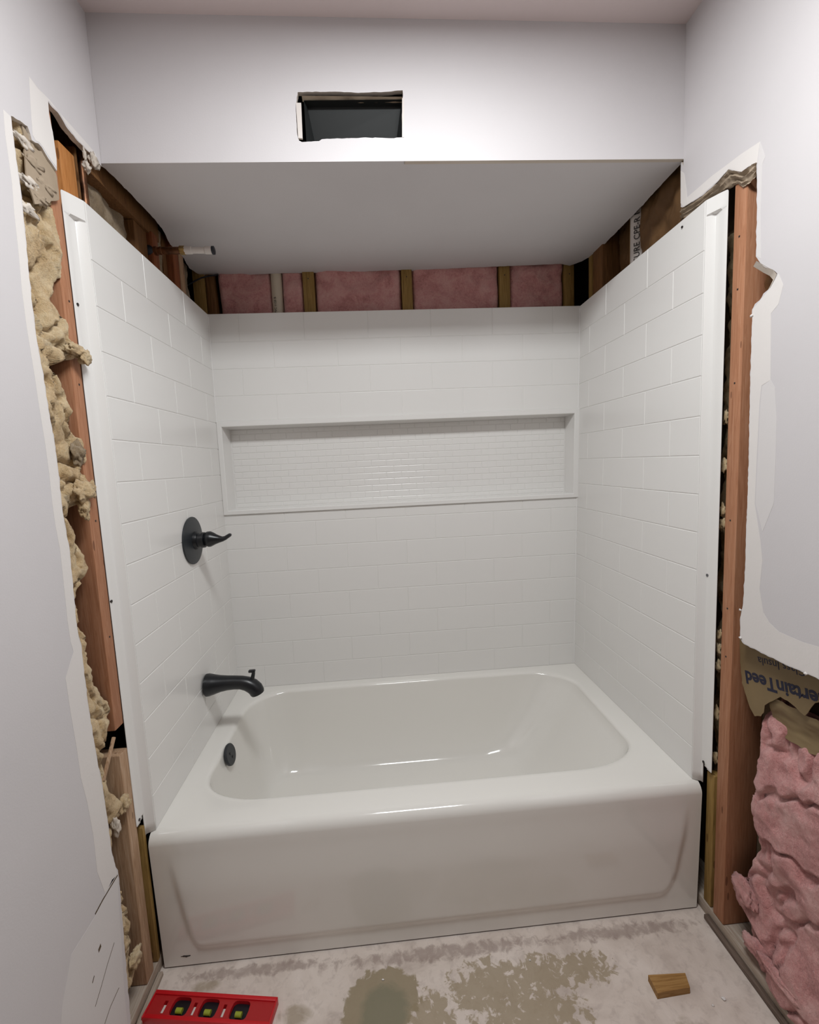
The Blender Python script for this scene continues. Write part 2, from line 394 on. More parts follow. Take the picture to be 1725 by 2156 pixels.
# scuffs and slits in the lower left wall
for k, seg in enumerate([[(-0.1624, 0.4284), (-0.1907, 0.4272), (-0.2193, 0.4255), (-0.2469, 0.4212)], [(-0.2424, 0.3422), (-0.2515, 0.3382)], [(-0.2014, 0.2996), (-0.2303, 0.2811), (-0.2586, 0.2589), (-0.2813, 0.2433)], [(-0.2049, 0.1886), (-0.2386, 0.1852), (-0.2616, 0.1745)], [(-0.2725, 0.3053), (-0.2802, 0.2983)]]):
    wv = [0.0016, 0.004, 0.0007, 0.0008, 0.0015][k]
    poly = [(y, z+wv) for y, z in seg]+[(y+0.0006, z-wv) for y, z in reversed(seg)]
    s = plate('scuff', poly, [], 'x', XL+0.0006, XL+0.0001, ['backboard', 'backboard'], wl)
lump('torn_paper', [-0.003, 0.0634, 2.0997], (0.008, 0.010, 0.016), 'gypsum', wl, 3, 0.5, 3, 2.4)
lump('torn_paper', [-0.001, 0.0302, 2.0647], (0.007, 0.009, 0.010), 'gypsum', wl, 5, 0.5, 3, 2.4)
lump('torn_paper', [-0.003, 0.0775, 2.0955], (0.006, 0.007, 0.008), 'gypsum', wl, 8, 0.5, 3, 2.4)
lump('torn_paper', [-0.006, 0.0354, 2.0947], (0.003, 0.005, 0.014), 'gypsum', wl, 9, 0.4, 3, 2.4)

# right wall
cutR = [(0.1184, 2.1321), (0.1169, 2.0802), (0.1148, 2.0106), (0.1029, 2.0043), (0.0403, 1.9954), (-0.0034, 1.9948), (-0.0239, 1.9973), (-0.0406, 2.0015), (-0.0569, 2.0035), (-0.0792, 1.9859), (-0.0937, 1.9742), (-0.1139, 1.9742), (-0.1386, 1.9689), (-0.1398, 1.9428), (-0.1436, 1.8597), (-0.1452, 1.7687), (-0.1562, 1.752), (-0.1719, 1.7345), (-0.1917, 1.7214), (-0.2028, 1.7092), (-0.1952, 1.6986), (-0.1839, 1.6852), (-0.1695, 1.6805), (-0.16, 1.6697), (-0.1473, 1.6658), (-0.1399, 1.6558), (-0.1409, 1.6053), (-0.1416, 1.4988), (-0.1448, 1.3349), (-0.1465, 1.2343), (-0.1454, 1.166), (-0.1462, 1.0503), (-0.1441, 0.967), (-0.137, 0.9287), (-0.1377, 0.8779), (-0.1454, 0.8689), (-0.1513, 0.8664), (-0.214, 0.8659), (-0.2724, 0.8654), (-0.3108, 0.8687), (-0.3405, 0.8688)]
yend, zend = cutR[-1]
cutR = cutR[:-1]+[(yend, zend), (-0.60, zend+0.004), (-0.60, 0.0)]
outer = [(YS, ZC)]+[(YS, 2.112)]+rag(cutR, 0.006, 0.0018, seed=7.7)+[(YF, 0.0), (YF, ZC)]
wr = plate('wall_right', outer, [], 'x', XR, SR, ['paint', 'gypsum'])
tag(wr, kind='structure')
bR1 = [(-0.1456, 2.0071), (-0.1399, 1.9681), (-0.1152, 1.9744), (-0.0936, 1.9753), (-0.0792, 1.987), (-0.0569, 2.0046), (-0.0406, 2.0026), (-0.0239, 1.9984), (0.0403, 1.9966), (0.1029, 2.0043), (0.1112, 2.0222), (0.0482, 2.0218), (-0.0024, 2.022), (-0.049, 2.0178), (-0.0919, 2.015)]
patch(bR1, 'x', XR, wr)
bR2 = [(0.1176, 2.105), (0.1151, 2.0206), (0.1029, 2.0043), (0.0877, 2.0059), (0.0926, 2.0422), (0.1036, 2.0906)]
patch(bR2, 'x', XR, wr, th=0.0006)
bR3 = [(-0.1456, 2.0071), (-0.1609, 1.9666), (-0.1541, 1.9565), (-0.1539, 1.8544), (-0.1597, 1.7575), (-0.1478, 1.7676), (-0.1449, 1.8591), (-0.1414, 1.9643)]
patch(bR3, 'x', XR, wr, 'coat2')
bR4 = [(-0.2063, 1.7078), (-0.219, 1.6799), (-0.2094, 1.6448), (-0.1913, 1.6311), (-0.1969, 1.4888), (-0.1738, 1.4805), (-0.1705, 1.441), (-0.1686, 1.3125), (-0.1678, 1.2135), (-0.1876, 1.1272), (-0.1948, 1.0841), (-0.1901, 1.0156), (-0.203, 0.9629), (-0.2191, 0.946), (-0.2443, 0.9332), (-0.3011, 0.932), (-0.3368, 0.9365), (-0.3404, 0.8708), (-0.3107, 0.8707), (-0.2722, 0.8675), (-0.2139, 0.8681), (-0.1541, 0.8688), (-0.1406, 0.8791), (-0.1385, 0.9292), (-0.1455, 0.9675), (-0.1476, 1.0507), (-0.1468, 1.1662), (-0.1462, 1.3348), (-0.143, 1.4986), (-0.1422, 1.6049), (-0.1413, 1.6554), (-0.1613, 1.6682), (-0.1852, 1.6837)]
patch(bR4, 'x', XR, wr)
bR5 = [(-0.1969, 1.4888), (-0.2085, 1.4716), (-0.2165, 1.4046), (-0.2181, 1.3224), (-0.2184, 1.2179), (-0.1917, 1.15), (-0.1705, 1.2138), (-0.1712, 1.3125), (-0.1731, 1.4407), (-0.1763, 1.4801)]
patch(bR5, 'x', XR, wr, 'coat2')
# torn gypsum lip along the right cut
t0 = [[1.5105, 0.1124, 2.0045], [1.5105, 0.1007, 2.0019], [1.5105, 0.0382, 1.9931], [1.5105, -0.0054, 1.9937], [1.5105, -0.0259, 1.9951], [1.5105, -0.0426, 2.0004], [1.5105, -0.0588, 2.0023], [1.5105, -0.081, 1.9859], [1.5105, -0.1024, 1.971], [1.5105, -0.1223, 1.971], [1.5105, -0.1404, 1.9678]]
t1 = [[1.522, 0.1282, 1.9803], [1.522, 0.1126, 1.9823], [1.522, 0.0494, 1.9712], [1.522, 0.0086, 1.9678], [1.522, -0.0233, 1.9681], [1.522, -0.0431, 1.9668], [1.522, -0.0609, 1.9653], [1.522, -0.0724, 1.9628], [1.522, -0.0899, 1.9456], [1.522, -0.1103, 1.9421], [1.522, -0.1281, 1.9517]]
vs = []; fs = []; NR = 9; NC = 0
cols = []
for (a, b), (c, d) in zip(zip(t0, t0[1:]), zip(t1, t1[1:])):
    for j in range(8): cols.append((Vector(a).lerp(Vector(b), j/8), Vector(c).lerp(Vector(d), j/8)))
cols.append((Vector(t0[-1]), Vector(t1[-1])))
for ci, (a, b) in enumerate(cols):
    for r in range(NR):
        q = a.lerp(b, r/(NR-1)); w = fbm((ci*0.10, r*0.55, 1.7), 4)
        q.x += 0.004*w + (0.003*math.sin(r*2.1+ci*0.07)); q.z += 0.0015*fbm((ci*0.5, r*0.5, 9), 3)
        vs.append(q)
for ci in range(len(cols)-1):
    for r in range(NR-1):
        a = ci*NR+r; fs.append((a, a+1, a+NR+1, a+NR))
mk('torn_edge', vs, fs, 'tornpaper', wr, True, 60)
tb = [[1.512, -0.1483, 1.7583], [1.512, -0.1614, 1.7468], [1.512, -0.1768, 1.7334], [1.512, -0.1941, 1.7195], [1.512, -0.2028, 1.7082], [1.512, -0.1963, 1.6982], [1.512, -0.1863, 1.6863]]
vs = []; fs = []
for i, q in enumerate(tb):
    for r in range(5):
        g = r/4; vs.append((1.5112+0.010*g, q[1]+0.020*g+0.002*noise.noise(Vector((i, r, 4))), q[2]-0.004*g))
for i in range(len(tb)-1):
    for r in range(4):
        a = i*5+r; fs.append((a, a+1, a+6, a+5))
mk('torn_edge', vs, fs, 'gypsum', wr, True, 60)
for q, sc in [([1.511, -0.1418, 0.8784], 0.004), ([1.511, -0.1374, 0.9482], 0.003), ([1.511, -0.1404, 1.6421], 0.004), ([1.511, -0.3118, 0.8682], 0.004)]:
    lump('paper_shred', q, (0.002, sc, sc*0.7), 'compound', wr, q[1]*40, 0.6, 2)

# soffit box over the tub with the rough vent opening
hole = [[0.4888, 2.2866], [0.5759, 2.2884], [0.6479, 2.2868], [0.7184, 2.2896], [0.7355, 2.2919], [0.7551, 2.2932], [0.7558, 2.2821], [0.7515, 2.2417], [0.7499, 2.1818], [0.7276, 2.1795], [0.6908, 2.1806], [0.642, 2.1805], [0.6115, 2.1793], [0.569, 2.1781], [0.5424, 2.1769], [0.5348, 2.1724], [0.5083, 2.1712], [0.4914, 2.1701], [0.4844, 2.1734], [0.4807, 2.188], [0.4809, 2.2248], [0.4819, 2.2558], [0.4856, 2.2745]]
hole = rag([tuple(h) for h in hole], 0.006, 0.0012, True, 3.3)
so = plate('soffit', [(XL-0.013, ZS-0.004), (XR+0.013, ZS+0.005), (XR+0.013, ZC), (XL-0.013, ZC)], [hole], 'y', YS, YS+TB, ['paint', 'gypsum'])
tag(so, 'painted drywall soffit face over the tub with a rough rectangular vent hole', kind='structure')
def soff_z(x): return ZS-0.004+0.009*(x-XL)/(XR-XL)
under = [[-0.0088, 0.128], [-0.0037, 0.2241], [-0.0004, 0.364], [-0.0046, 0.4255], [-0.025, 0.5249], [-0.0221, 0.6243], [-0.037, 0.7112], [-0.0253, 0.7633], [-0.0067, 0.782], [0.1592, 0.7845], [0.3107, 0.7772], [0.4232, 0.7819], [0.5376, 0.782], [0.7726, 0.7734], [0.8089, 0.7932], [0.8467, 0.7764], [1.1584, 0.7614], [1.3352, 0.7547], [1.4331, 0.7494], [1.4819, 0.7693], [1.5168, 0.7304], [1.5286, 0.6964], [1.5367, 0.5969], [1.5323, 0.3677], [1.5219, 0.2033]]
under = [(XL-0.010, YS+0.0005)]+rag([tuple(h) for h in under], 0.008, 0.002, seed=6.1)+[(XR+0.006, YS+0.0005)]
su = plate('soffit_underside', under, [], 'z', 0.0, TB, ['paint', 'gypsum'], so)
for v in su.data.vertices: v.co.z += soff_z(v.co.x)
su.name = 'soffit_underside'
cham = None
# vent boot behind the opening
vb = thing('duct_boot', (0.62, YS+0.02, 2.15), 'black sheet duct boot seen through the rectangular hole in the soffit', 'duct')
hx0, hx1, hz0, hz1 = 0.494, 0.757, 2.158, 2.284
y0, y1 = YS+0.006, YS+0.055
vs = [(hx0+.008, y0, hz0), (hx1-.002, y0, hz0+.004), (hx1-.002, y0, hz1-.008), (hx0+.008, y0, hz1-.012),
      (hx0+.026, y1, hz0+.040), (hx1-.022, y1, hz0+.040), (hx1-.006, y0+.022, hz1-.009), (hx0+.014, y0+.022, hz1-.013)]
du = mk('duct_wall', vs, [(1, 2, 6, 5), (2, 3, 7, 6), (3, 0, 4, 7), (4, 5, 6, 7)], 'duct')
rel(du, vb)
fl_ = [[0.4826, 2.2609], [0.4957, 2.261], [0.4935, 2.1777], [0.4828, 2.1788]]
rel(tag(plate('boot_flange', [tuple(q) for q in fl_], [], 'y', YS-0.0015, YS+0.004, ['pvc', 'pvc']), 'white metal flange strip'), vb)
fl_ = [[0.7529, 2.2739], [0.7577, 2.2739], [0.7535, 2.1816], [0.7486, 2.1816]]
rel(tag(plate('boot_flange', [tuple(q) for q in fl_], [], 'y', YS-0.001, YS+0.003, ['pvc', 'pvc']), 'white metal flange strip'), vb)
# torn paper lip at the top of the hole
vs = []; fs = []
for i in range(41):
    x = hx0+0.004+(hx1-hx0-0.006)*i/40
    for r in range(4):
        zt = 2.2805-0.0005*i/40; vs.append((x, YS+0.003+0.004*r, zt-(0.0028+0.0012*fbm((i*0.2, 2, 5), 3))*r/1.5))
for i in range(40):
    for r in range(3):
        a = i*4+r; fs.append((a, a+1, a+5, a+4))
mk('torn_edge', vs, fs, 'tornpaper', so, True)

# boards closing the framing bays (next rooms' drywall) and the outer sheathing
box('backing_board', (-0.125, -0.75, 0), (-0.112, 0.90, ZC), 'backboard', wl, 0)
box('backing_board', (1.616, -0.75, 0), (1.629, 0.90, ZC), 'backboard', wr, 0)
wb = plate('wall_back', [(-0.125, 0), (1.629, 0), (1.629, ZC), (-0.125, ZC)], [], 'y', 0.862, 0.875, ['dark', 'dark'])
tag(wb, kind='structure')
plate('bay_lid', [(-0.125, YS), (1.629, YS), (1.629, 0.87), (-0.125, 0.87)], [], 'z', ZC, ZC+0.01, ['dark', 'dark'], wb)  # unseen lid added to keep stray light out of the framing

# ------------------------------------------------------------ framing lumber
def stud(a, b, mat, label, group=None, name='wall_stud', cat='stud', bev=0.002):
    o = box(name, a, b, mat, None, bev); tag(o, label, cat, group); return o
XLb, XRb = -0.111, 1.615
s = stud((XLb, -0.085, 0.735), (SL, -0.050, 2.30), 'fir', 'long reddish fir stud beside the left surround flange, cut off above the dark hole')
for q in []: pass
for z in (1.73, 1.24, 0.96, 1.55): box('nail_head', (SL-0.001, -0.066, z), (SL+0.0006, -0.062, z+0.004), 'nail', s, 0)
s = stud((XLb, -0.081, 0.038), (SL, -0.046, 0.668), 'fir2', 'short lower stud with a pale broken top beside the left end of the tub')
stud((-0.060, -0.027, 0.038), (SL+0.002, -0.014, 0.43), 'yellowwood', 'narrow yellowish strip of wood tight against the left end of the tub', name='wood_strip', cat='lumber')
sp = box('wood_splinter', (-0.003, -0.004, -0.045), (0.003, 0.004, 0.045), 'fir2', None, 0.001, (math.radians(-38), 0, 0))
sp.location = [-0.018, -0.1244, 0.6917]
tag(sp, 'pale splintered stick leaning across the dark hole in the left wall', 'lumber')
stud((XLb, -0.036, 1.0), (-0.046, -0.020, 2.085), 'brownwood', 'olive brown strip added for recess shade between the red and orange studs, upper left')  # brown board stands in for the recess shade between two studs
stud((XLb, -0.018, 1.0), (-0.030, 0.036, 2.092), 'orange', 'orange stud showing above the top left corner of the tub surround')
stud((-0.06, 0.044, 1.2), (-0.032, 0.052, 2.12), 'brownwood', 'thin dark brown board edge right of the orange stud', name='wood_strip', cat='lumber')
cyl('drain_pipe', (-0.040, 0.078, 1.2), (-0.040, 0.078, 2.35), 0.009, M['copper'] if False else 'copper')
tag(bpy.data.objects['drain_pipe'], 'thin dark copper pipe rising beside the orange stud, upper left gap', 'pipe'); bpy.data.objects['drain_pipe'].name = 'supply_pipe'
stud((-0.058, 0.090, 1.90), (SL-0.002, 0.305, 1.992), 'woodh', 'horizontal wooden block running along the top of the left tub surround panel', name='blocking', cat='lumber')
stud((XLb, 0.085, 2.095), (-0.032, 0.46, 2.20), 'brownwood', 'dark horizontal plate tucked under the left edge of the soffit', name='top_plate', cat='lumber')
stud((XLb, 0.312, 1.6), (-0.040, 0.388, 2.094), 'brownwood', 'short brown stud behind the capped shower stub on the left wall')
stud((-0.050, 0.394, 1.6), (-0.026, 0.432, 2.10), 'redwood', 'light brown wood edge just below the shower stub')
stud((XLb, 0.505, 1.6), (-0.045, 0.535, 2.15), 'brownwood', 'dark set back stud between the shower stub and the back left corner')
stud((XLb, 0.537, 1.6), (SL-0.004, 0.583, 2.16), 'redwood', 'reddish stud left of the back left corner, top of the left panel')
stud((-0.060, 0.586, 1.6), (SL-0.002, 0.622, 2.16), 'fir2', 'pale narrow stud edge nearest the back left corner')
stud((-0.050, YB, 1.56), (-0.004, 0.858, 2.30), 'yellowwood', 'outer of the two olive corner studs at the back left corner')
stud((-0.001, YB+0.003, 1.56), (0.032, 0.858, 2.30), 'brownwood', 'inner of the two olive corner studs, beside the leftmost pink batt')
bx = [(0.3796, 0.4249), (0.7776, 0.8204), (1.1835, 1.2275), (1.4602, 1.501)]
labs = ['leftmost full back wall stud, just right of the white pipe between pink batts', 'back wall stud in the middle of the pink strip with a nail hole', 'third back wall stud, between the wide pink batt and the right pink batt', 'back wall stud at the right end of the pink strip']
for (a, b), lb in zip(bx, labs):
    s = stud((a, YB, 1.56), (b, 0.858, 2.30), 'yellowwood', lb)
    box('nail_head', ((a+b)/2-0.002, YB-0.0006, 2.095), ((a+b)/2+0.002, YB+0.001, 2.099), 'nail', s, 0)
# right wall studs
s = stud((SR, -0.100, 0.038), (XRb, -0.062, 2.30), 'fir', 'tall fir stud standing beside the right flange of the tub surround')
for z in (1.84, 1.72, 1.50, 1.16, 0.93, 0.80): box('nail_head', (SR-0.0006, -0.082, z), (SR+0.001, -0.078, z+0.004), 'nail', s, 0)
stud((1.527, -0.050, 0.038), (1.60, -0.022, 0.44), 'yellowwood', 'mouldy narrow wood strip tight against the right end of the tub', name='wood_strip', cat='lumber')
stud((SR+0.003, 0.585, 1.5), (XRb, 0.660, 2.30), 'brownwood', 'brown stud at the back right corner above the right panel')
stud((SR+0.004, 0.672, 1.5), (XRb, 0.700, 2.30), 'yellowwood', 'yellowish stud edge right beside the back right corner')
stud((1.570, 0.440, 1.5), (XRb, 0.474, 2.30), 'yellowwood', 'narrow yellow stud in the dark just left of the printed white pipe')
# bottom plates
stud((SR, -0.60, 0.0), (XRb, 0.6, 0.036), 'dusty', 'dusty bottom plate under the right wall framing', name='bottom_plate', cat='lumber')
stud((XLb, -0.60, 0.0), (SL, 0.6, 0.036), 'dusty', 'dusty bottom plate under the left wall framing', name='bottom_plate', cat='lumber')
tr = box('trim_1', (XR-0.001, -0.60, 0.0), (SR-0.001, -0.045, 0.014), 'darktrim', None, 0.002, None, 0.0006); tag(tr, kind='structure')
tr = box('trim_2', (SL+0.001, -0.20, 0.0), (XL+0.001, -0.03, 0.012), 'dusty', None, 0.002, None, 0.0006); tag(tr, kind='structure')

# ------------------------------------------------------------ pipes
def pipe(name, p0, p1, r, mat, label):
    o = cyl(name, p0, p1, r, mat); return tag(o, label, 'pipe')
px = [0.2484, 0.2937]
pp = pipe('vent_pipe', ((px[0]+px[1])/2, 0.800, 1.6), ((px[0]+px[1])/2, 0.800, 2.35), (px[1]-px[0])/2, 'cpvc', 'cream plastic pipe standing among the pink batts of the back wall')
letters('printed_lettering', 'PVC 1120 B', 0.013, 'inkgrey', pp, ((px[0]+px[1])/2-0.003, 0.7765, 1.968), (0, 0, 1), (-0.92, 0.30, 0.0), 0.0003)
pq = [[1.56, 0.4549, 2.091], [1.56, 0.3691, 2.0506]]
yc = (pq[0][1]+pq[1][1])/2
pp = pipe('plastic_pipe', (1.572, yc, 1.6), (1.572, yc, 2.35), 0.030, 'pvc', 'white plastic pipe with black printing standing above the right panel')
nrm = Vector((-0.74, -0.67, 0)).normalized(); yd = nrm.cross(Vector((0, 0, 1)))
lc = Vector((1.572, yc, 0))+nrm*0.0318-yd*0.009
letters('printed_lettering', 'SURE CPE-R NS', 0.027, 'inkgrey', pp, (lc.x, lc.y, 1.985), (0, 0, 1), yd, 0.0003)

# shower riser stub with capped nipple
sa = thing('shower_stub', (0.0, 0.405, 2.045), 'capped shower arm stub sticking out above the left panel below the soffit', 'pipe')
cyl('pipe_elbow', (-0.075, 0.405, 2.043), (-0.028, 0.405, 2.045), 0.020, 'blackcap', sa, 20, [(0, 0.012), (0.15, 0.019), (0.5, 0.020), (0.85, 0.018), (1, 0.014)])
cyl('riser', (-0.060, 0.405, 1.5), (-0.060, 0.405, 2.04), 0.009, 'copper', sa, 16)
cyl('copper_nipple', (-0.028, 0.405, 2.0455), (0.058, 0.405, 2.0462), 0.0105, 'copper', sa, 20, [(0, .013), (.12, .013), (.13, .0105), (.2, .0105), (.21, .012), (.28, .012), (.29, .0105), (1, .0105)])
cyl('brass_collar', (0.050, 0.405, 2.0462), (0.068, 0.405, 2.0462), 0.0125, 'brass', sa, 6, [(0, .0115), (.1, .0130), (.9, .0130), (1, .0115)])
cyl('white_nipple', (0.066, 0.405, 2.0462), (0.150, 0.405, 2.045), 0.0105, 'pvc', sa, 24, [(0, .0115), (.25, .0115), (.27, .0095), (.74, .0095), (.76, .0115), (1, .0115)])
cyl('pipe_cap', (0.150, 0.405, 2.045), (0.158, 0.405, 2.045), 0.013, 'blackcap', sa, 24, [(0, .011), (.1, .0125), (.9, .0125), (1, .011)])
wr_ = tube('cable', [[-0.0856, 0.76, 2.0668], [-0.0647, 0.76, 2.0771], [-0.038, 0.76, 2.0909], [-0.0114, 0.76, 2.1029], [0.0183, 0.76, 2.1095], [0.0553, 0.76, 2.1142]], [0.0028]*6, 'blackcap')
tag(wr_, 'short black cable crossing the back left corner under the soffit', 'cable')

# ------------------------------------------------------------ tub surround
def tile_mesh(a0, a1, z0, z1, place, g=0.0010, h=0.0012, b=0.0015):
    """one moulded tile: base rectangle a0..a1 x z0..z1, face raised by h. place(a, z, out)->xyz"""
    vs = [place(a0+g, z0+g, 0), place(a1-g, z0+g, 0), place(a1-g, z1-g, 0), place(a0+g, z1-g, 0)]
    for bb, hh in ((b*0.35, h*0.75), (b, h)):
        vs += [place(a0+g+bb, z0+g+bb, hh), place(a1-g-bb, z0+g+bb, hh), place(a1-g-bb, z1-g-bb, hh), place(a0+g+bb, z1-g-bb, hh)]
    fs = [(8, 9, 10, 11)]
    for k in (0, 4):
        for i in range(4): fs.append((k+i, k+(i+1) % 4, k+4+(i+1) % 4, k+4+i))
    return vs, fs
def add_tile(par, a0, a1, z0, z1, place, **kw):
    vs, fs = tile_mesh(a0, a1, z0, z1, place, **kw)
    o = mk('tile', vs, fs, 'acrylic', None, False); rel(o, par); return o
grooves = [G0-k*GS for k in range(14)]
ZB = ZD+0.0008
def side_panel(sgn, name, label, ztf):
    # sgn -1 = left (surface x=0, body towards -x), +1 = right (surface x=PW)
    X0 = 0.0 if sgn < 0 else PW
    root = thing(name, (X0, 0.35, ZD), label, 'shower wall panel', 'moulded tub surround panels')
    def top(y): return PT+(ztf-PT)*max(0.0, 1-max(y, 0)/PD)
    def P(out, y, z):      # out = towards the tub
        x = X0 - sgn*out
        return warp((x, y, z))
    # main sheet (groove floor)
    vs = []; fs = []; ny = 12; nz = 30
    for i in range(ny+1):
        y = PD*i/ny
        for k in range(nz+1):
            z = ZB+(top(y)-ZB)*k/nz; vs.append(P(0, y, z))
    for i in range(ny):
        for k in range(nz):
            a = i*(nz+1)+k; fs.append((a, a+nz+1, a+nz+2, a+1))
    # top lip back to the studs
    base = len(vs)
    for i in range(ny+1):
        y = PD*i/ny; vs.append(P(0, y, top(y))); vs.append(P(-0.014, y, top(y)+0.0005))
    for i in range(ny): a = base+2*i; fs.append((a, a+1, a+3, a+2))
    o = mk('panel_sheet', vs, fs, 'acrylic', None, True, 50); rel(o, root)
    # nosing and nailing flange at the front edge
    prof = [(0.0009, 0.0006), (0.0012, -0.0008), (0.0004, -0.0022), (-0.0155, -0.0115), (-0.0172, -0.0130), (-0.0178, -0.0180), (-0.0178, -0.0240), (-0.0178, -0.033), (-0.0176, -0.0470), (-0.0186, -0.0490), (-0.0196, -0.0495)]
    zs = [ZB, 0.43] + [0.445+0.0035*k for k in range(12)] + [0.49, 0.6, 0.8, 1.0, 1.2, 1.4, 1.6, 1.8, 1.9, 1.92, 1.926, 1.928, 1.930, 1.936, ztf-0.008, ztf-0.005, ztf-0.003, ztf-0.001, ztf]
    vs = []; fs = []; idx = {}
    for j, z in enumerate(zs):
        for i, (out, y) in enumerate(prof):
            f = min(1, max(0, (z-1.926)/0.004))
            o2 = out*(1-f) + f*(-0.0186*min(1, -y/0.046) if y > -0.0495 else out)
            yy = y
            if z > ztf-0.0075 and i > 5:      # rounded upper corner
                q = max(0, (z-(ztf-0.007))/0.007); lim = -0.0495+0.007*(1-math.sqrt(max(0, 1-q*q)))
                yy = max(y, lim)
            idx[(j, i)] = len(vs); vs.append(P(o2, yy, z))
    def alive(j, i):
        z = 0.5*(zs[j]+zs[j+1]); y = 0.5*(prof[i][1]+prof[i+1][1])
        if y > -0.0175: return True
        zb = 0.474 if y > -0.0205 else (0.464 if y > -0.028 else (0.456 if y > -0.04 else 0.451))
        return z > zb
    for j in range(len(zs)-1):
        for i in range(len(prof)-1):
            if alive(j, i): fs.append((idx[j, i], idx[j, i+1], idx[j+1, i+1], idx[j+1, i]))
    o = mk('nailing_flange', vs, fs, 'acrylic', None, True, 28); rel(o, root)
    sm = o.modifiers.new('thick', 'SOLIDIFY'); sm.thickness = 0.002; sm.offset = -1
    # tiles
    for r in range(15):
        z1 = grooves[r-1] if r else None; z0 = grooves[r] if r < 14 else ZB-0.0016
        cuts = [0.0015, 0.2556, 0.5199, PD+0.001] if r % 2 == 0 else [0.0015, 0.126, 0.388, 0.650, PD+0.001]
        for a, b in zip(cuts, cuts[1:]):
            if r == 0:
                vs, fs = tile_mesh(a, b, z0, 1.0, lambda y, z, h: P(h, y, z0+(z-z0)/(1.0-z0)*(top(y)-0.0005-z0)), b=0.0022)
                # keep bevels constant: rebuild with explicit top
                vs = []
                for bb, hh in ((0, 0), (0.0005, 0.0009), (0.0015, 0.0012)):
                    for (yy, top_) in ((a, 0), (b, 0), (b, 1), (a, 1)):
                        y2 = a+0.0010+bb if yy == a else b-0.0010-bb
                        z2 = z0+0.0010+bb if not top_ else top(y2)-0.0002-bb*0.5
                        vs.append(P(hh, y2, z2))
                o = mk('tile', vs, fs, 'acrylic', None, False); rel(o, root)
            else:
                add_tile(root, a, b, z0, z1, lambda y, z, h: P(h, y, z))
    return root, P
pl, PL = side_panel(-1, 'surround_panel', 'white tile-look left side panel of the tub surround, carrying the valve and spout', 1.974)
pr_, PR = side_panel(1, 'surround_panel', 'white tile-look right side panel of the tub surround, blank', 1.966)
def screw(par, p, nx, mat='nail', r=0.0036):
    p = Vector(p); cyl('screw', p-Vector((nx*0.002, 0, 0)), p+Vector((nx*0.0018, 0, 0)), r, mat, par, 12)
for p in [[-0.0178, 0.0145, 1.9658], [-0.0178, -0.0393, 1.7335], [-0.0178, -0.0455, 1.0436], [-0.0178, -0.0375, 0.463]]: screw(pl, p, 1)
for p in [[1.5178, 0.0045, 1.9611], [1.5178, -0.02, 0.4653]]: screw(pr_, p, -1)
screw(pr_, [1.5178, -0.0153, 1.0045], -1, 'steel', 0.004)
screw(pr_, [1.4985, 0.0877, 1.9456], -1, 'nail', 0.003)
screw(pl, [0.0025, 0.3876, 1.9501], 1, 'nail', 0.002)

# back panel
bp = thing('surround_panel', (0.75, PD, ZD), 'white tile-look back panel of the tub surround with a long recessed shelf', 'shower wall panel', 'moulded tub surround panels')
NX0, NX1, NZ0, NZ1 = 0.021, 1.479, 1.181, 1.519
FX0, FX1, FZ0, FZ1 = 0.0008, 1.5035, 1.163, 1.5415
def PB(x, z, h): return warp((x, PD-h, z))
vs = []; fs = []
def quadpatch(x0, x1, z0, z1, nx, nz):
    b = len(vs)
    for i in range(nx+1):
        for k in range(nz+1): vs.append(PB(x0+(x1-x0)*i/nx, z0+(z1-z0)*k/nz, 0))
    for i in range(nx):
        for k in range(nz):
            a = b+i*(nz+1)+k; fs.append((a, a+1, a+nz+2, a+nz+1))
quadpatch(-0.003, PW+0.003, ZB, NZ0, 4, 8); quadpatch(-0.003, PW+0.003, NZ1, PT, 4, 5)
quadpatch(-0.003, NX0, NZ0, NZ1, 1, 1); quadpatch(NX1, PW+0.003, NZ0, NZ1, 1, 1)
b = len(vs)
for i in range(5):
    x = PW*i/4; vs.append(PB(x, PT, 0)); q = PB(x, PT, 0); vs.append((q[0], q[1]+0.034, q[2]+0.001))
for i in range(4): fs.append((b+2*i, b+2*i+1, b+2*i+3, b+2*i+2))
rel(mk('panel_sheet', vs, fs, 'acrylic', None, True), bp)
even = [0.1159+0.2535*n for n in range(6)]; odd = [0.2435+0.2535*n for n in range(5)]
for r in range(15):
    z1 = grooves[r-1] if r else PT+0.0014; z0 = grooves[r] if r < 14 else ZB-0.0016
    if r in (4, 5, 6): continue
    if r == 3: z0 = FZ1-0.001
    if r == 7: z1 = FZ0+0.001
    cuts = [-0.001]+(even if r % 2 == 0 else odd)+[PW+0.001]
    if r == 7: cuts = [-0.001]+odd+[PW+0.001]
    for a, c in zip(cuts, cuts[1:]): add_tile(bp, a, c, z0, z1, PB)
# raised frame round the recess
def ring(x0, x1, z0, z1, h): return [PB(x0, z0, h), PB(x1, z0, h), PB(x1, z1, h), PB(x0, z1, h)]
levels = [(FX0, FX1, FZ0, FZ1, 0.0), (FX0+.0005, FX1-.0005, FZ0+.0005, FZ1-.0005, 0.0075), (FX0+.002, FX1-.002, FZ0+.002, FZ1-.002, 0.0095), (NX0-.002, NX1+.002, NZ0-.002, NZ1+.002, 0.0095), (NX0, NX1, NZ0, NZ1, 0.0075), (NX0+.0006, NX1-.0006, NZ0+.0006, NZ1-.0006, -0.004)]
vs = []; fs = []
for L_ in levels: vs += ring(*L_)
for k in range(len(levels)-1):
    for i in range(4): fs.append((4*k+i, 4*k+(i+1) % 4, 4*k+4+(i+1) % 4, 4*k+4+i))
rel(mk('niche_frame', vs, fs, 'acrylic', None, False), bp)
ND = 0.073
bx0, bx1, bz0, bz1 = NX0+0.006, NX1-0.006, NZ0+0.002, NZ1-0.006
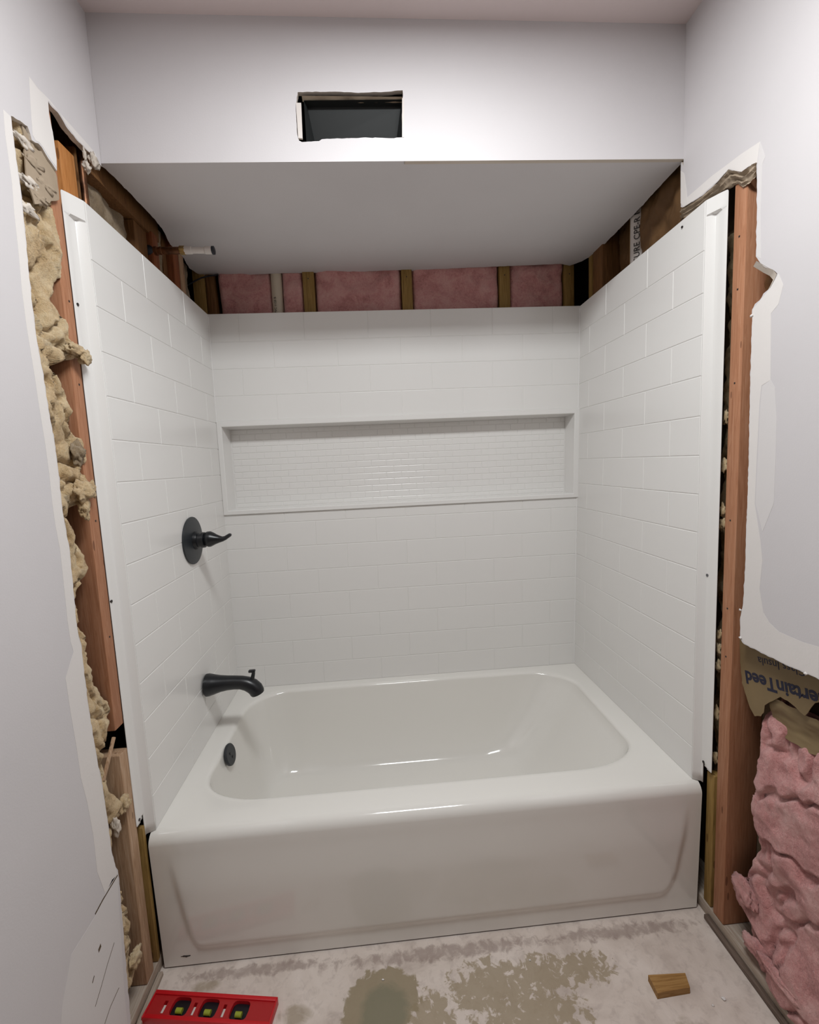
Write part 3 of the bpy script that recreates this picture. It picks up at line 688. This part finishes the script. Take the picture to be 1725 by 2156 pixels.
def PN(x, z, h): q = PB(x, z, 0); return (q[0], q[1]+ND-h, q[2])
vs = ring(NX0, NX1, NZ0, NZ1, 0)+[PN(bx0, bz0, 0), PN(bx1, bz0, 0), PN(bx1, bz1, 0), PN(bx0, bz1, 0)]
rel(mk('niche_recess', vs, [(4, 5, 6, 7)]+[(i, (i+1) % 4, 4+(i+1) % 4, 4+i) for i in range(4)], 'acrylic', None, False), bp)
mz = [1.441, 1.2024]
mh = (mz[0]-mz[1])/9; mw = 0.0645
zc = mz[1]
rows = [zc+mh*k for k in range(-1, 14)]
rows = [max(zz, bz0+0.002) for zz in rows]; rows = [zz for i, zz in enumerate(rows) if zz < bz1]+[bz1]
vs, fs = tile_mesh(0, mw, 0, mh, lambda x, z, h: (x, -h, z), g=0.0011, h=0.0013, b=0.0012)
share = None
for ri, (za, zb) in enumerate(zip(rows, rows[1:])):
    if zb-za < 0.008: continue
    x = bx0+0.006 - (mw/2 if ri % 2 else 0)
    while x < bx1-0.01:
        xa = max(x, bx0+0.004); xb = min(x+mw, bx1-0.002)
        if xb-xa > 0.010:
            if abs(xb-xa-mw) < 1e-4 and abs(zb-za-mh) < 1e-4:
                q = PN(xa, za, 0); lean = PN(xa, zb, 0)[1]-q[1]
                if share is None:
                    share = mk('tile', vs, fs, 'acrylic', None, False); o = share
                else: o = share.copy(); COL.objects.link(o); o.parent = None
                o.location = q; o.rotation_euler = (math.atan2(-lean, mh)*1.0, 0, 0); rel(o, bp)
            else: add_tile(bp, xa, xb, za, zb, PN, g=0.0011, h=0.0013, b=0.0012)
        x += mw
# corner caulk beads
def bead(name, side, z0, z1, r=0.0026):
    pts = []
    for k in range(9):
        z = z0+(z1-z0)*k/8; q = warp((0.0 if side < 0 else PW, PD, z)); pts.append((q[0]-side*0.0022, q[1]-0.0022, z))
    return tube(name, pts, [r]*9, 'caulk', bp, 8)
bead('caulk_bead', -1, 1.16, PT-0.01, 0.0022); bead('caulk_bead', 1, ZB, PT-0.01)

# ------------------------------------------------------------ bathtub
tub = thing('bathtub', (0.75, 0.37, 0.0), 'white enamelled alcove bathtub with a recessed apron, below the tile-look panels', 'bathtub')
def rr(x0, x1, y0, y1, rad, m=12, k=10):
    """rounded rect ring, same point count always; rad = FL, FR, BR, BL"""
    out = []
    C4 = [(x0, y0, 1, 1, PI, rad[0]), (x1, y0, -1, 1, 1.5*PI, rad[1]), (x1, y1, -1, -1, 0, rad[2]), (x0, y1, 1, -1, 0.5*PI, rad[3])]
    arcs = []
    for (cx, cy, sx_, sy_, a0, r) in C4:
        ra, rb = r if isinstance(r, tuple) else (r, r)
        arcs.append([(cx+sx_*ra+ra*math.cos(a0+0.5*PI*j/m), cy+sy_*rb+rb*math.sin(a0+0.5*PI*j/m)) for j in range(m+1)])
    for i in range(4):
        out += arcs[i]; a = arcs[i][-1]; c = arcs[(i+1) % 4][0]
        for j in range(1, k): out.append((a[0]+(c[0]-a[0])*j/k, a[1]+(c[1]-a[1])*j/k))
    return out
TX0, TX1 = -0.010, 1.512
RX0, RX1, RY0, RY1 = 0.060, 1.428, 0.080, 0.725
RIM = [(0.20, 0.125), (0.22, 0.125), (0.20, 0.15), (0.17, 0.15)]
rings = []
rings.append(([(x+(-0.010 if x < 0.75 else 0.010)*y/0.79, y) for x, y in rr(TX0, TX1, 0.003, 0.790, [0.002]*4)], ZD))
def inset(l, rgt, fr, bk, z, grow=1.0):
    rad = [(max(0.03, a*grow), max(0.03, b*grow)) for a, b in RIM]
    rings.append((rr(RX0+l, RX1-rgt, RY0+fr, RY1-bk, rad), z))
inset(-0.012, -0.012, -0.012, -0.012, ZD, 1.0)
inset(-0.006, -0.006, -0.006, -0.006, ZD-0.0008)
for a in (15, 30, 45, 60, 75, 88):
    s_ = math.sin(math.radians(a))*0.012; c_ = (1-math.cos(math.radians(a)))*0.014
    inset(s_-0.003, s_-0.003, s_-0.003, s_-0.003, ZD-0.0015-c_)
zt_, zb_ = ZD-0.017, 0.075
for u in [0.08, 0.18, 0.3, 0.42, 0.54, 0.65, 0.74, 0.81, 0.87, 0.92, 0.955, 0.98, 0.995, 1.0]:
    fil = 1-(1-u**3.2)**(1/2.2) if u < 1 else 1
    z = zt_+(zb_-zt_)*u
    inset(0.009+0.045*u+0.05*fil, 0.009+0.20*u+0.09*fil, 0.009+0.035*u+0.06*fil, 0.009+0.045*u+0.06*fil, z, 1-0.25*u)
inset(0.16, 0.38, 0.16, 0.17, zb_-0.001, 0.7)
inset(0.24, 0.50, 0.24, 0.25, zb_-0.0015, 0.5)
vs = []; fs = []; N = len(rings[0][0])
for pts, z in rings: vs += [(x, y, z) for x, y in pts]
for k in range(len(rings)-1):
    for i in range(N):
        fs.append((k*N+i, k*N+(i+1) % N, (k+1)*N+(i+1) % N, (k+1)*N+i))
fs.append(tuple((len(rings)-1)*N+i for i in range(N)))
# end faces
def sstep(a, b, x): q = min(1, max(0, (x-a)/(b-a))); return q*q*(3-2*q)
o = mk('basin', vs, fs, 'enamel', None, True, 50); rel(o, tub)
# apron with soft top roll and recessed field
def rec(x, z):
    # signed field of the recess: 1 inside, 0 outside
    lx = interp([(0.0, 0.150), (0.05, 0.100), (0.066, 0.080), (0.10, 0.066), (0.163, 0.056), (0.29, 0.040), (0.37, 0.030)], z)
    rx = interp([(0.0, 1.33), (0.05, 1.385), (0.06, 1.402), (0.085, 1.428), (0.13, 1.446), (0.25, 1.466), (0.37, 1.478)], z)
    bz = 0.052+0.006*(x/1.5)
    a = sstep(-0.008, 0.014, x-lx); b_ = sstep(-0.008, 0.014, rx-x); c_ = sstep(-0.006, 0.016, z-bz)
    fade = 1-sstep(0.22, 0.36, z)
    return a*b_*c_*fade
vs = []; fs = []
zz = []
prof = []
for a in range(0, 91, 9): prof.append(('r', a))
zl = [0.345-0.0075*k for k in range(0, 46)]+[0.0]
zl = [z for z in zl if z > 0.001]+[0.004]
xs = []
x = TX0
while x < TX1-1e-6:
    xs.append(x); x += 0.006 if (x < 0.17 or x > 1.30) else 0.03
xs.append(TX1)
nrow = len(prof)+len(zl)
for x in xs:
    for (_, a) in prof:
        ar = math.radians(a); vs.append((x, 0.003-0.028*math.sin(ar), ZD-0.030*(1-math.cos(ar))))
    for z in zl:
        y = -0.025+0.010*(0.371-z)/0.371 - 0.006*rec(x, z) - 0.003*math.exp(-((z-0.33)/0.03)**2)*0
        vs.append((x, y, z))
for i in range(len(xs)-1):
    for k in range(nrow-1):
        a = i*nrow+k; fs.append((a, a+1, a+nrow+1, a+nrow))
# returns at the two ends and under
for i0 in (0, len(xs)-1):
    b = len(vs); X = xs[i0]
    for k in range(nrow): q = vs[i0*nrow+k]; vs.append((X, 0.06, min(q[2], ZD-0.001)))
    for k in range(nrow-1): a = i0*nrow+k; fs.append((a, a+1, b+k+1, b+k))
o = mk('apron', vs, fs, 'enamel', None, True, 50); rel(o, tub)
q = [0.0499, -0.016, 0.0328]
ch = lump('enamel_chip', (q[0], -0.0158, q[2]), (0.010, 0.0009, 0.0028), 'nail', tub, 4, 0.5, 3); tag(ch, 'small black chip')
# overflow plate
ov = thing('overflow', (0,0,0), None, None) if False else None
oc = Vector((0.0785, 0.347, 0.371)); on = Vector((0.97, -0.05, 0.22)).normalized()
op = cyl('overflow_plate', oc-on*0.002, oc+on*0.008, 0.036, 'plate', tub, 40, [(0, .034), (.3, .036), (.75, .036), (1, .033)]); tag(op, 'black round overflow plate')
qf = on.to_track_quat('Z', 'Y')
for dy, dz in ((-0.006, 0.006), (0.004, -0.012)):
    c2 = oc+on*0.0085+qf @ Vector((dy, dz, 0)); cyl('overflow_screw', c2-on*0.001, c2+on*0.001, 0.004, 'black', op, 12)
# caulk at the deck
tube('caulk_bead', [(0.0, y, ZD+0.002) for y in (0.01, 0.3, 0.6, 0.755)], [0.0022]*4, 'caulk', tub, 8)

# ------------------------------------------------------------ valve trim and spout
vt = thing('shower_valve', (0.0, 0.405, 1.115), 'matte black round shower valve trim with a lever handle on the left panel', 'faucet')
cyl('escutcheon', (0.0012, 0.405, 1.115), (0.0125, 0.405, 1.115), 0.08, 'plate', vt, 64, [(0, .0795), (.25, .0805), (.45, .080), (.7, .066), (.9, .045), (1, .034)])
cyl('hub', (0.009, 0.405, 1.115), (0.046, 0.405, 1.115), 0.025, 'black', vt, 40, [(0, .031), (.2, .030), (.4, .0275), (.42, .024), (.7, .023), (.72, .027), (.95, .026), (1, .022)])
tube('lever_handle', [(0.040, 0.405, 1.115), (0.046, 0.405, 1.116), (0.054, 0.405, 1.1165), (0.062, 0.405, 1.117), (0.070, 0.404, 1.1165), (0.080, 0.403, 1.116), (0.092, 0.402, 1.1155), (0.104, 0.401, 1.1155), (0.114, 0.400, 1.119), (0.123, 0.399, 1.1245), (0.130, 0.398, 1.1285), (0.1335, 0.398, 1.130)],
     [0.017, 0.022, 0.0265, 0.0265, 0.023, 0.0175, 0.0125, (0.0095, 0.0085), (0.0085, 0.007), (0.010, 0.0065), (0.011, 0.006), (0.006, 0.003)], 'black', vt, 28)
ts = thing('tub_spout', (0.0, 0.405, 0.60), 'matte black tub spout with a lift-up diverter on the left panel above the tub', 'faucet')
tube('spout_body', [(0.0010, 0.405, 0.600), (0.0035, 0.405, 0.600), (0.012, 0.405, 0.6005), (0.030, 0.405, 0.601), (0.050, 0.405, 0.602), (0.075, 0.405, 0.6025), (0.100, 0.405, 0.602), (0.122, 0.405, 0.600), (0.142, 0.405, 0.594), (0.158, 0.405, 0.5845), (0.169, 0.405, 0.573), (0.1735, 0.405, 0.562), (0.1755, 0.405, 0.5555)],
     [0.034, 0.0385, 0.0385, 0.0335, 0.0285, 0.0250, 0.0235, 0.0232, 0.0245, 0.0255, 0.0255, 0.0250, 0.0225], 'black', ts, 36)
tube('diverter_stem', [(0.157, 0.405, 0.600), (0.162, 0.405, 0.615), (0.166, 0.405, 0.630), (0.1665, 0.405, 0.640)], [0.008, 0.007, 0.006, 0.0062], 'black', ts, 16)
box('diverter_knob', (0.150, 0.398, 0.635), (0.173, 0.412, 0.6435), 'black', ts, 0.003)

# ------------------------------------------------------------ insulation
def batt_sheet(nx, ny, fn, name, mat, parent=None):
    vs = []; fs = []
    for i in range(nx+1):
        for j in range(ny+1): vs.append(fn(i/nx, j/ny))
    for i in range(nx):
        for j in range(ny):
            a = i*(ny+1)+j; fs.append((a, a+ny+1, a+ny+2, a+1))
    return mk(name, vs, fs, mat, parent, True, 180)
yr = [(1.9693, -0.084), (1.9404, -0.0837), (1.898, -0.0872), (1.861, -0.0768), (1.8213, -0.0724), (1.7716, -0.0889), (1.7421, -0.1029), (1.7122, -0.1055), (1.6804, -0.082), (1.6534, -0.0854), (1.6326, -0.0724), (1.6059, -0.0774), (1.5822, -0.1265), (1.5705, -0.1454), (1.5583, -0.1237), (1.529, -0.1025), (1.4881, -0.0962), (1.4536, -0.1027), (1.4238, -0.0796), (1.3856, -0.0802), (1.3559, -0.0924), (1.3253, -0.0749), (1.3059, -0.0786), (1.2883, -0.102), (1.2724, -0.1242), (1.2573, -0.1379), (1.2225, -0.1209), (1.1853, -0.11), (1.1492, -0.0984), (1.1389, -0.0969), (1.1209, -0.1089), (1.1013, -0.1374), (1.0738, -0.1458), (1.0158, -0.134), (0.9859, -0.1195), (0.9556, -0.1219), (0.9309, -0.1369), (0.8902, -0.1223), (0.8532, -0.1079), (0.8034, -0.0877), (0.7669, -0.0987), (0.7321, -0.1225), (0.7022, -0.1357), (0.6497, -0.1313), (0.603, -0.114), (0.5624, -0.0921), (0.5356, -0.0914), (0.5246, -0.1139), (0.5096, -0.1209), (0.4647, -0.1299), (0.409, -0.1311), (0.3412, -0.1226), (0.2986, -0.1103), (0.2664, -0.1104), (0.2132, -0.1017), (0.2224, -0.1343), (0.1926, -0.1256), (0.1395, -0.1036), (0.1126, -0.1047), (0.1083, -0.1408), (0.0812, -0.1548), (0.049, -0.1656)]
yb = thing('insulation_batt', (-0.06, -0.2, 0.0), 'ragged yellow glass wool batt bulging beside the torn left wall edge', 'insulation')
def f_left(u, v):
    z = 0.02+2.02*u; ye = interp(yr, z)+0.004*fbm((z*55, 3, 1), 3); y = -0.30+(ye+0.30)*v
    d = (ye-y)
    prof = math.sqrt(max(0.0, 1-(1-min(1, d/0.03))**2))
    w = fbm((0.3, y*13, z*9), 4); w2 = fbm((2.3, y*50, z*42), 4)
    xb = -0.028+0.010*sstep(-0.12, -0.090, y)
    x = xb-0.014*(1-prof)*sstep(-0.07, -0.10, y)+0.008*prof+0.016*w*prof+0.003*w2
    ri = abs(fbm((7, y*22+z*4, z*9), 3)); x -= 0.022*max(0, 0.18-ri)/0.18*prof*sstep(-0.085, -0.10, y)
    if y > -0.088: x = max(x, -0.017+0.003*w2)
    return (min(x, -0.008), y+0.003*w2, z)
o = batt_sheet(520, 52, f_left, 'wool', 'yellow'); rel(o, yb)
for i, (q, s, m) in enumerate([([-0.006, -0.0839, 1.6212], (0.012, 0.03, 0.014), 'yellow'), ([0.0, -0.0664, 1.6108], (0.008, 0.018, 0.017), 'yellow'), ([-0.012, -0.1118, 1.3129], (0.014, 0.024, 0.022), 'yellow'), ([-0.01, -0.0861, 1.3166], (0.009, 0.012, 0.02), 'yellow'), ([-0.012, -0.1111, 1.2738], (0.009, 0.012, 0.022), 'yellow'), ([-0.018, -0.1024, 1.3966], (0.012, 0.02, 0.024), 'greywool'), ([-0.016, -0.0911, 0.551], (0.01, 0.018, 0.018), 'yellow'), ([-0.016, -0.1307, 0.5248], (0.008, 0.008, 0.022), 'gypsum'), ([-0.014, -0.1241, 0.1701], (0.01, 0.02, 0.022), 'yellow')]):
    lump('tuft', q, s, m, yb, i+1, 0.35, 4, 1.5)
kp = [[-0.024, -0.1567, 2.0282], [-0.024, -0.1419, 2.0186], [-0.024, -0.1273, 2.0046], [-0.024, -0.1084, 2.0113], [-0.024, -0.084, 2.0139], [-0.024, -0.0711, 1.9938], [-0.024, -0.069, 1.9743], [-0.024, -0.0696, 1.9396], [-0.024, -0.148, 1.8881], [-0.024, -0.1563, 1.9099], [-0.024, -0.1608, 1.9247]]
o = plate('torn_facing', rag([(q[1], q[2]) for q in kp], 0.008, 0.004, True, 5), [], 'x', -0.0115, -0.0140, ['tornpaper', 'tornpaper'], None)
rel(tag(o, 'torn grey brown paper at the top'), yb)
for i, q in enumerate([[-0.014, -0.1544, 1.9974], [-0.014, -0.1346, 1.9708], [-0.014, -0.1527, 1.925], [-0.014, -0.1266, 1.9085], [-0.014, -0.1675, 1.8689], [-0.014, -0.1064, 1.9471]]):
    lump('torn_shred', q, (0.005, 0.022, 0.010), 'tornpaper' if i % 2 else 'gypsum', yb, i+20, 0.6, 3)
# small yellow batts in the upper left gap
def flat_batt(name, x, sx, y0, y1, z0, z1, mat, label, seed, amp=0.012, cat='insulation', group=None):
    """batt whose seen side faces +x (sx=1) or -x (sx=-1)"""
    def fn(u, v):
        y = y0+(y1-y0)*u; z = z0+(z1-z0)*v
        e = min(u, 1-u)*(y1-y0); pr = math.sqrt(max(0, 1-(1-min(1, e/0.02))**2))
        return (x+sx*(-0.02+0.02*pr+amp*fbm((seed, y*14, z*12), 5)), y, z)
    o = batt_sheet(int((y1-y0)/0.006)+2, int((z1-z0)/0.006)+2, fn, name, mat)
    return tag(o, label, cat, group)
flat_batt('insulation_batt', -0.062, 1, 0.092, 0.314, 1.88, 2.16, 'greywool', 'dull yellow batt in the upper left gap between copper pipe and brown stud', 11)
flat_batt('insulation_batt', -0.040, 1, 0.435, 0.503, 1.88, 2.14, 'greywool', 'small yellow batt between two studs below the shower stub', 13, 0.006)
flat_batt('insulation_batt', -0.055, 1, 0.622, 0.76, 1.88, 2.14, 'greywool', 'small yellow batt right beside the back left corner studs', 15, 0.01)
gapb = flat_batt('insulation_batt', 1.600, -1, -0.055, 0.06, 0.04, 1.9, 'yellow', 'thin strip of yellow glass wool showing in the gap right of the surround flange', 17, 0.02)
for i, q in enumerate([[1.54, -0.0269, 1.4226], [1.54, -0.0252, 1.3], [1.54, -0.0299, 1.1813], [1.54, -0.0279, 1.1468], [1.54, -0.0294, 0.8426], [1.54, -0.0309, 0.8028], [1.54, -0.0293, 0.7546], [1.54, -0.0293, 0.6167], [1.54, -0.0287, 0.4893]]):
    o = lump('tuft', (q[0], min(q[1], -0.036) , q[2]), (0.005, 0.008, 0.016), 'yellow', None, i+40, 0.5, 3); o.parent = gapb
flat_batt('insulation_batt', 1.556, -1, 0.115, 0.44, 1.88, 2.30, 'kraftbrown', 'brown paper faced batt in the upper right gap beside the printed pipe', 19, 0.010)
flat_batt('insulation_batt', 1.590, -1, 0.475, 0.590, 1.88, 2.30, 'kraftbrown', 'dark batt between the narrow yellow stud and the brown corner stud', 21, 0.010)
flat_batt('insulation_batt', 1.560, -1, -0.34, -0.105, 0.90, 2.08, 'kraftbrown', 'brown paper faced batt between tall right stud and drywall edge', 23, 0.016)
# pink batts of the back wall
def pink_back(x0, x1, label, seed):
    def fn(u, v):
        x = x0+(x1-x0)*u; z = 1.88+0.36*v; e = min(u, 1-u)*(x1-x0); pr = math.sqrt(max(0, 1-(1-min(1, e/0.022))**2))
        return (x, YB+0.030-0.022*pr-0.016*fbm((x*7, seed, z*9), 5), z)
    o = batt_sheet(int((x1-x0)/0.006)+2, 60, fn, 'insulation_batt', 'pink')
    return tag(o, label, 'insulation', 'pink back wall batts')
pink_back(0.044, px[0]-0.001, 'pink glass wool batt left of the cream pipe in the back wall', 1)
pink_back(px[1]+0.001, bx[0][0]-0.001, 'narrow pink glass wool batt between the cream pipe and the first back stud', 2)
pink_back(bx[0][1]+0.001, bx[1][0]-0.001, 'wide pink glass wool batt left of the middle back stud', 3)
pink_back(bx[1][1]+0.001, bx[2][0]-0.001, 'wide pink glass wool batt right of the middle back stud', 4)
pink_back(bx[2][1]+0.001, bx[3][0]-0.001, 'pink glass wool batt at the right end of the back wall gap', 5)
# big pink batt, lower right bay
ye_t = [(0.7279, -0.1778), (0.6705, -0.1635), (0.5691, -0.1622), (0.4656, -0.1609), (0.4003, -0.1608), (0.3498, -0.1778), (0.2586, -0.1518), (0.1885, -0.1229), (0.1339, -0.1086), (0.1226, -0.1338), (0.1143, -0.1579), (0.0581, -0.1635)]
pk = thing('insulation_batt', (1.56, -0.35, 0.03), 'big rumpled pink glass wool batt bulging out of the lower right bay', 'insulation')
def f_pink(u, v):
    z = 0.038+0.705*u; ye = interp(ye_t, z)+0.005*fbm((z*30, 8, 1), 3); y = ye-(ye+0.60)*v
    d = ye-y; pr = math.sqrt(max(0.0, 1-(1-min(1, d/0.05))**2))
    foot = 0.030*math.exp(-((z-0.10)/0.09)**2)*sstep(0.0, 0.08, d)
    w = fbm((y*5+z*2.5, z*4-y*2, 3.1), 4); rg = abs(fbm((y*7+z*5.5, z*3-y*5, 9.1), 3)); w2 = fbm((y*34, z*34, 5), 4)
    x = 1.556-0.020*pr-0.024*w*pr-foot*0.6+0.020*(max(0, 0.16-rg)/0.16)**1.3*pr-0.0022*w2
    if z < 0.075: x -= 0.0
    x += 0.035*sstep(0.665, 0.735, z)
    x = max(x, 1.5135) if d > 0.03 else max(x, 1.512)
    return (x, y+0.002*w2, z+0.002*w2)
o = batt_sheet(200, 120, f_pink, 'wool', 'pink'); rel(o, pk)
for i, (q, s) in enumerate([([1.535, -0.1519, 0.1949], (0.014, 0.036, 0.036)), ([1.525, -0.2039, 0.0923], (0.012, 0.035, 0.022)), ([1.52, -0.2828, 0.1033], (0.012, 0.06, 0.014)), ([1.545, -0.179, 0.4523], (0.012, 0.02, 0.05))]):
    lump('tuft', q, s, 'pink', pk, i+60, 0.25, 4, 1.3)
# kraft flap with printed lettering
kf = thing('paper_facing', (1.54, -0.2, 0.8), 'torn kraft paper facing with upside-down dark printing below the right drywall', 'insulation facing')
outl = [(-0.0955, 0.8741), (-0.1052, 0.7892), (-0.1118, 0.7438), (-0.1265, 0.7169), (-0.1394, 0.6923), (-0.1544, 0.6783), (-0.1722, 0.6887), (-0.1798, 0.7029), (-0.1816, 0.7222), (-0.1955, 0.7383), (-0.2222, 0.7659), (-0.2418, 0.7661), (-0.2596, 0.7624), (-0.2771, 0.7557), (-0.2838, 0.7552), (-0.2937, 0.7751), (-0.3043, 0.7961), (-0.3191, 0.8085)]
outl = outl+[(-0.45, outl[-1][1]), (-0.45, 0.93), (outl[0][0], 0.93)]
o = plate('kraft_sheet', rag(outl, 0.008, 0.002, True, 2.2), [], 'x', 1.5445, 1.5455, ['kraft', 'kraft']); rel(o, kf)
o = batt_sheet(40, 24, lambda u, v: (1.551+0.010*math.sin(v*2.6)+0.006*fbm((u*3, v*2, 6), 4), -0.185-0.30*u, 0.745-0.085*v-0.015*fbm((u*5, 1, 2), 3)+0.035*u), 'torn_flap', 'kraft'); rel(tag(o, 'curled yellowish lower tear'), kf)
lt = {'a': [1.5443, -0.1176, 0.7684], 'b': [1.5443, -0.3125, 0.8113], 'c': [1.5443, -0.1213, 0.8205], 'd': [1.5443, -0.3101, 0.8543]}
# upside-down text: reads leftwards, letter tops point down
ta = Vector(lt['a']); tb_ = Vector(lt['b']); dirv = (ta-tb_).normalized(); dirv.x = 0
up_ = Vector((0, dirv.z, -dirv.y)); 
if up_.z > 0: up_ = -up_
letters('printed_lettering', 'CertainTeed', 0.044, 'ink', kf, tuple(Vector((1.5442, ta.y, ta.z+0.012))-dirv*0.227+Vector((0, 0, 0.0))), dirv, up_, 0.0002, 0, 0.0013)
letters('printed_lettering', 'Fiber Glass Insula', 0.027, 'ink', kf, tuple(Vector((1.5442, lt['c'][1], lt['c'][2]+0.006))-dirv*0.225), dirv, up_, 0.0002)

# ------------------------------------------------------------ spirit level and scrap block on the floor
lv = thing('spirit_level', (0.15, -0.13, 0.0), 'red spirit level with three black vial windows lying at the left of the floor', 'spirit level')
lv.rotation_euler = (0, 0, math.radians(-8.9))
LL, LWd, LH = 0.318, 0.060, 0.021
def lbox(name, a, b, mat, par=lv, bev=0.001):
    o = box(name, a, b, mat, None, bev); o.parent = par; return o
# local frame: x along, y across (far edge at +), origin mid far-left chosen so corners match
ox, oy = -0.152, 0.026
def LP(x, y, z): return (ox+x, oy-y, z)
lbox('rail', LP(0, 0.009, 0), LP(LL, 0, LH), 'red'); lbox('rail', LP(0, LWd, 0), LP(LL, LWd-0.009, LH), 'red')
wins = [(0.057, 0.103), (0.131, 0.177), (0.211, 0.257)]
wy0, wy1 = 0.010, 0.050
def par(x0, x1, y0, y1, sl=0.006, r=5):
    pts = []
    cx_, cy_ = (x0+x1)/2, (y0+y1)/2; hx, hy = (x1-x0)/2, (y1-y0)/2
    for k in range(20):
        a = 2*PI*k/20; c_, s_ = math.cos(a), math.sin(a)
        ex = hx*math.copysign(abs(c_)**0.45, c_)*(1-0.12*abs(s_)); ey = hy*math.copysign(abs(s_)**0.35, s_)
        q = LP(cx_+ex, cy_+ey, 0); pts.append((q[0], q[1]))
    return pts
slots = [(0.034, 0.043), (0.113, 0.121), (0.190, 0.198)]
def rect(x0, x1, y0, y1): return [LP(x0, y0, 0)[:2], LP(x1, y0, 0)[:2], LP(x1, y1, 0)[:2], LP(x0, y1, 0)[:2]]
web = plate('web', rect(0.001, LL-0.001, 0.0085, LWd-0.0085), [par(a, b, wy0, wy1) for a, b in wins]+[rect(a, b, 0.020, 0.046) for a, b in slots], 'z', LH-0.004, 0.004, ['redin', 'red'])
web.parent = lv
for a, b in wins:
    fr = plate('vial_frame', par(a+0.0005, b-0.0005, wy0+0.0005, wy1-0.0005), [], 'z', 0.008, 0.001, ['levelblack', 'levelblack']); fr.parent = lv
    cx_ = (a+b)/2
    q0 = Vector(LP(cx_-0.008, 0.036, 0.0125)); q1 = Vector(LP(cx_+0.008, 0.036, 0.0125))
    v = cyl('vial', q0, q1, 0.006, 'vial', None, 20); v.parent = fr
for a, b in slots:
    s_ = lbox('label_strip', LP(a+0.0005, 0.0455, 0.003), LP(b-0.0005, 0.026, 0.0125), 'pvc', lv, 0.0004); tag(s_, 'pale inset strip')
lbox('end_cap', LP(LL-0.0005, LWd, 0), LP(LL+0.003, 0, LH), 'red'); lbox('end_cap', LP(-0.003, LWd, 0), LP(0.0005, 0, LH), 'red')
wbk = plate('wood_block', [(1.262, -0.1785), (1.357, -0.184), (1.3475, -0.2155), (1.2615, -0.2185)], [], 'z', 0.0175, 0.0003, ['scrap', 'scrap'])
tag(wbk, 'small scrap block of wood lying on the bare floor at right', 'wood block')
crl = ['larger white plaster crumb right of the wood scrap', 'smaller white plaster crumb right of the wood scrap', 'white plaster crumb on the big brown floor stain', 'white plaster crumb near the middle of the tub apron']
for i, (x, y, r) in enumerate([(1.42, -0.235, 0.005), (1.385, -0.245, 0.003), (0.585, -0.105, 0.003), (0.98, -0.10, 0.003)]):
    tag(lump('plaster_crumb', (x, y, r*0.5), (r, r*0.8, r*0.5), 'compound', None, i+80, 0.4, 2), crl[i], 'debris', 'plaster crumbs')
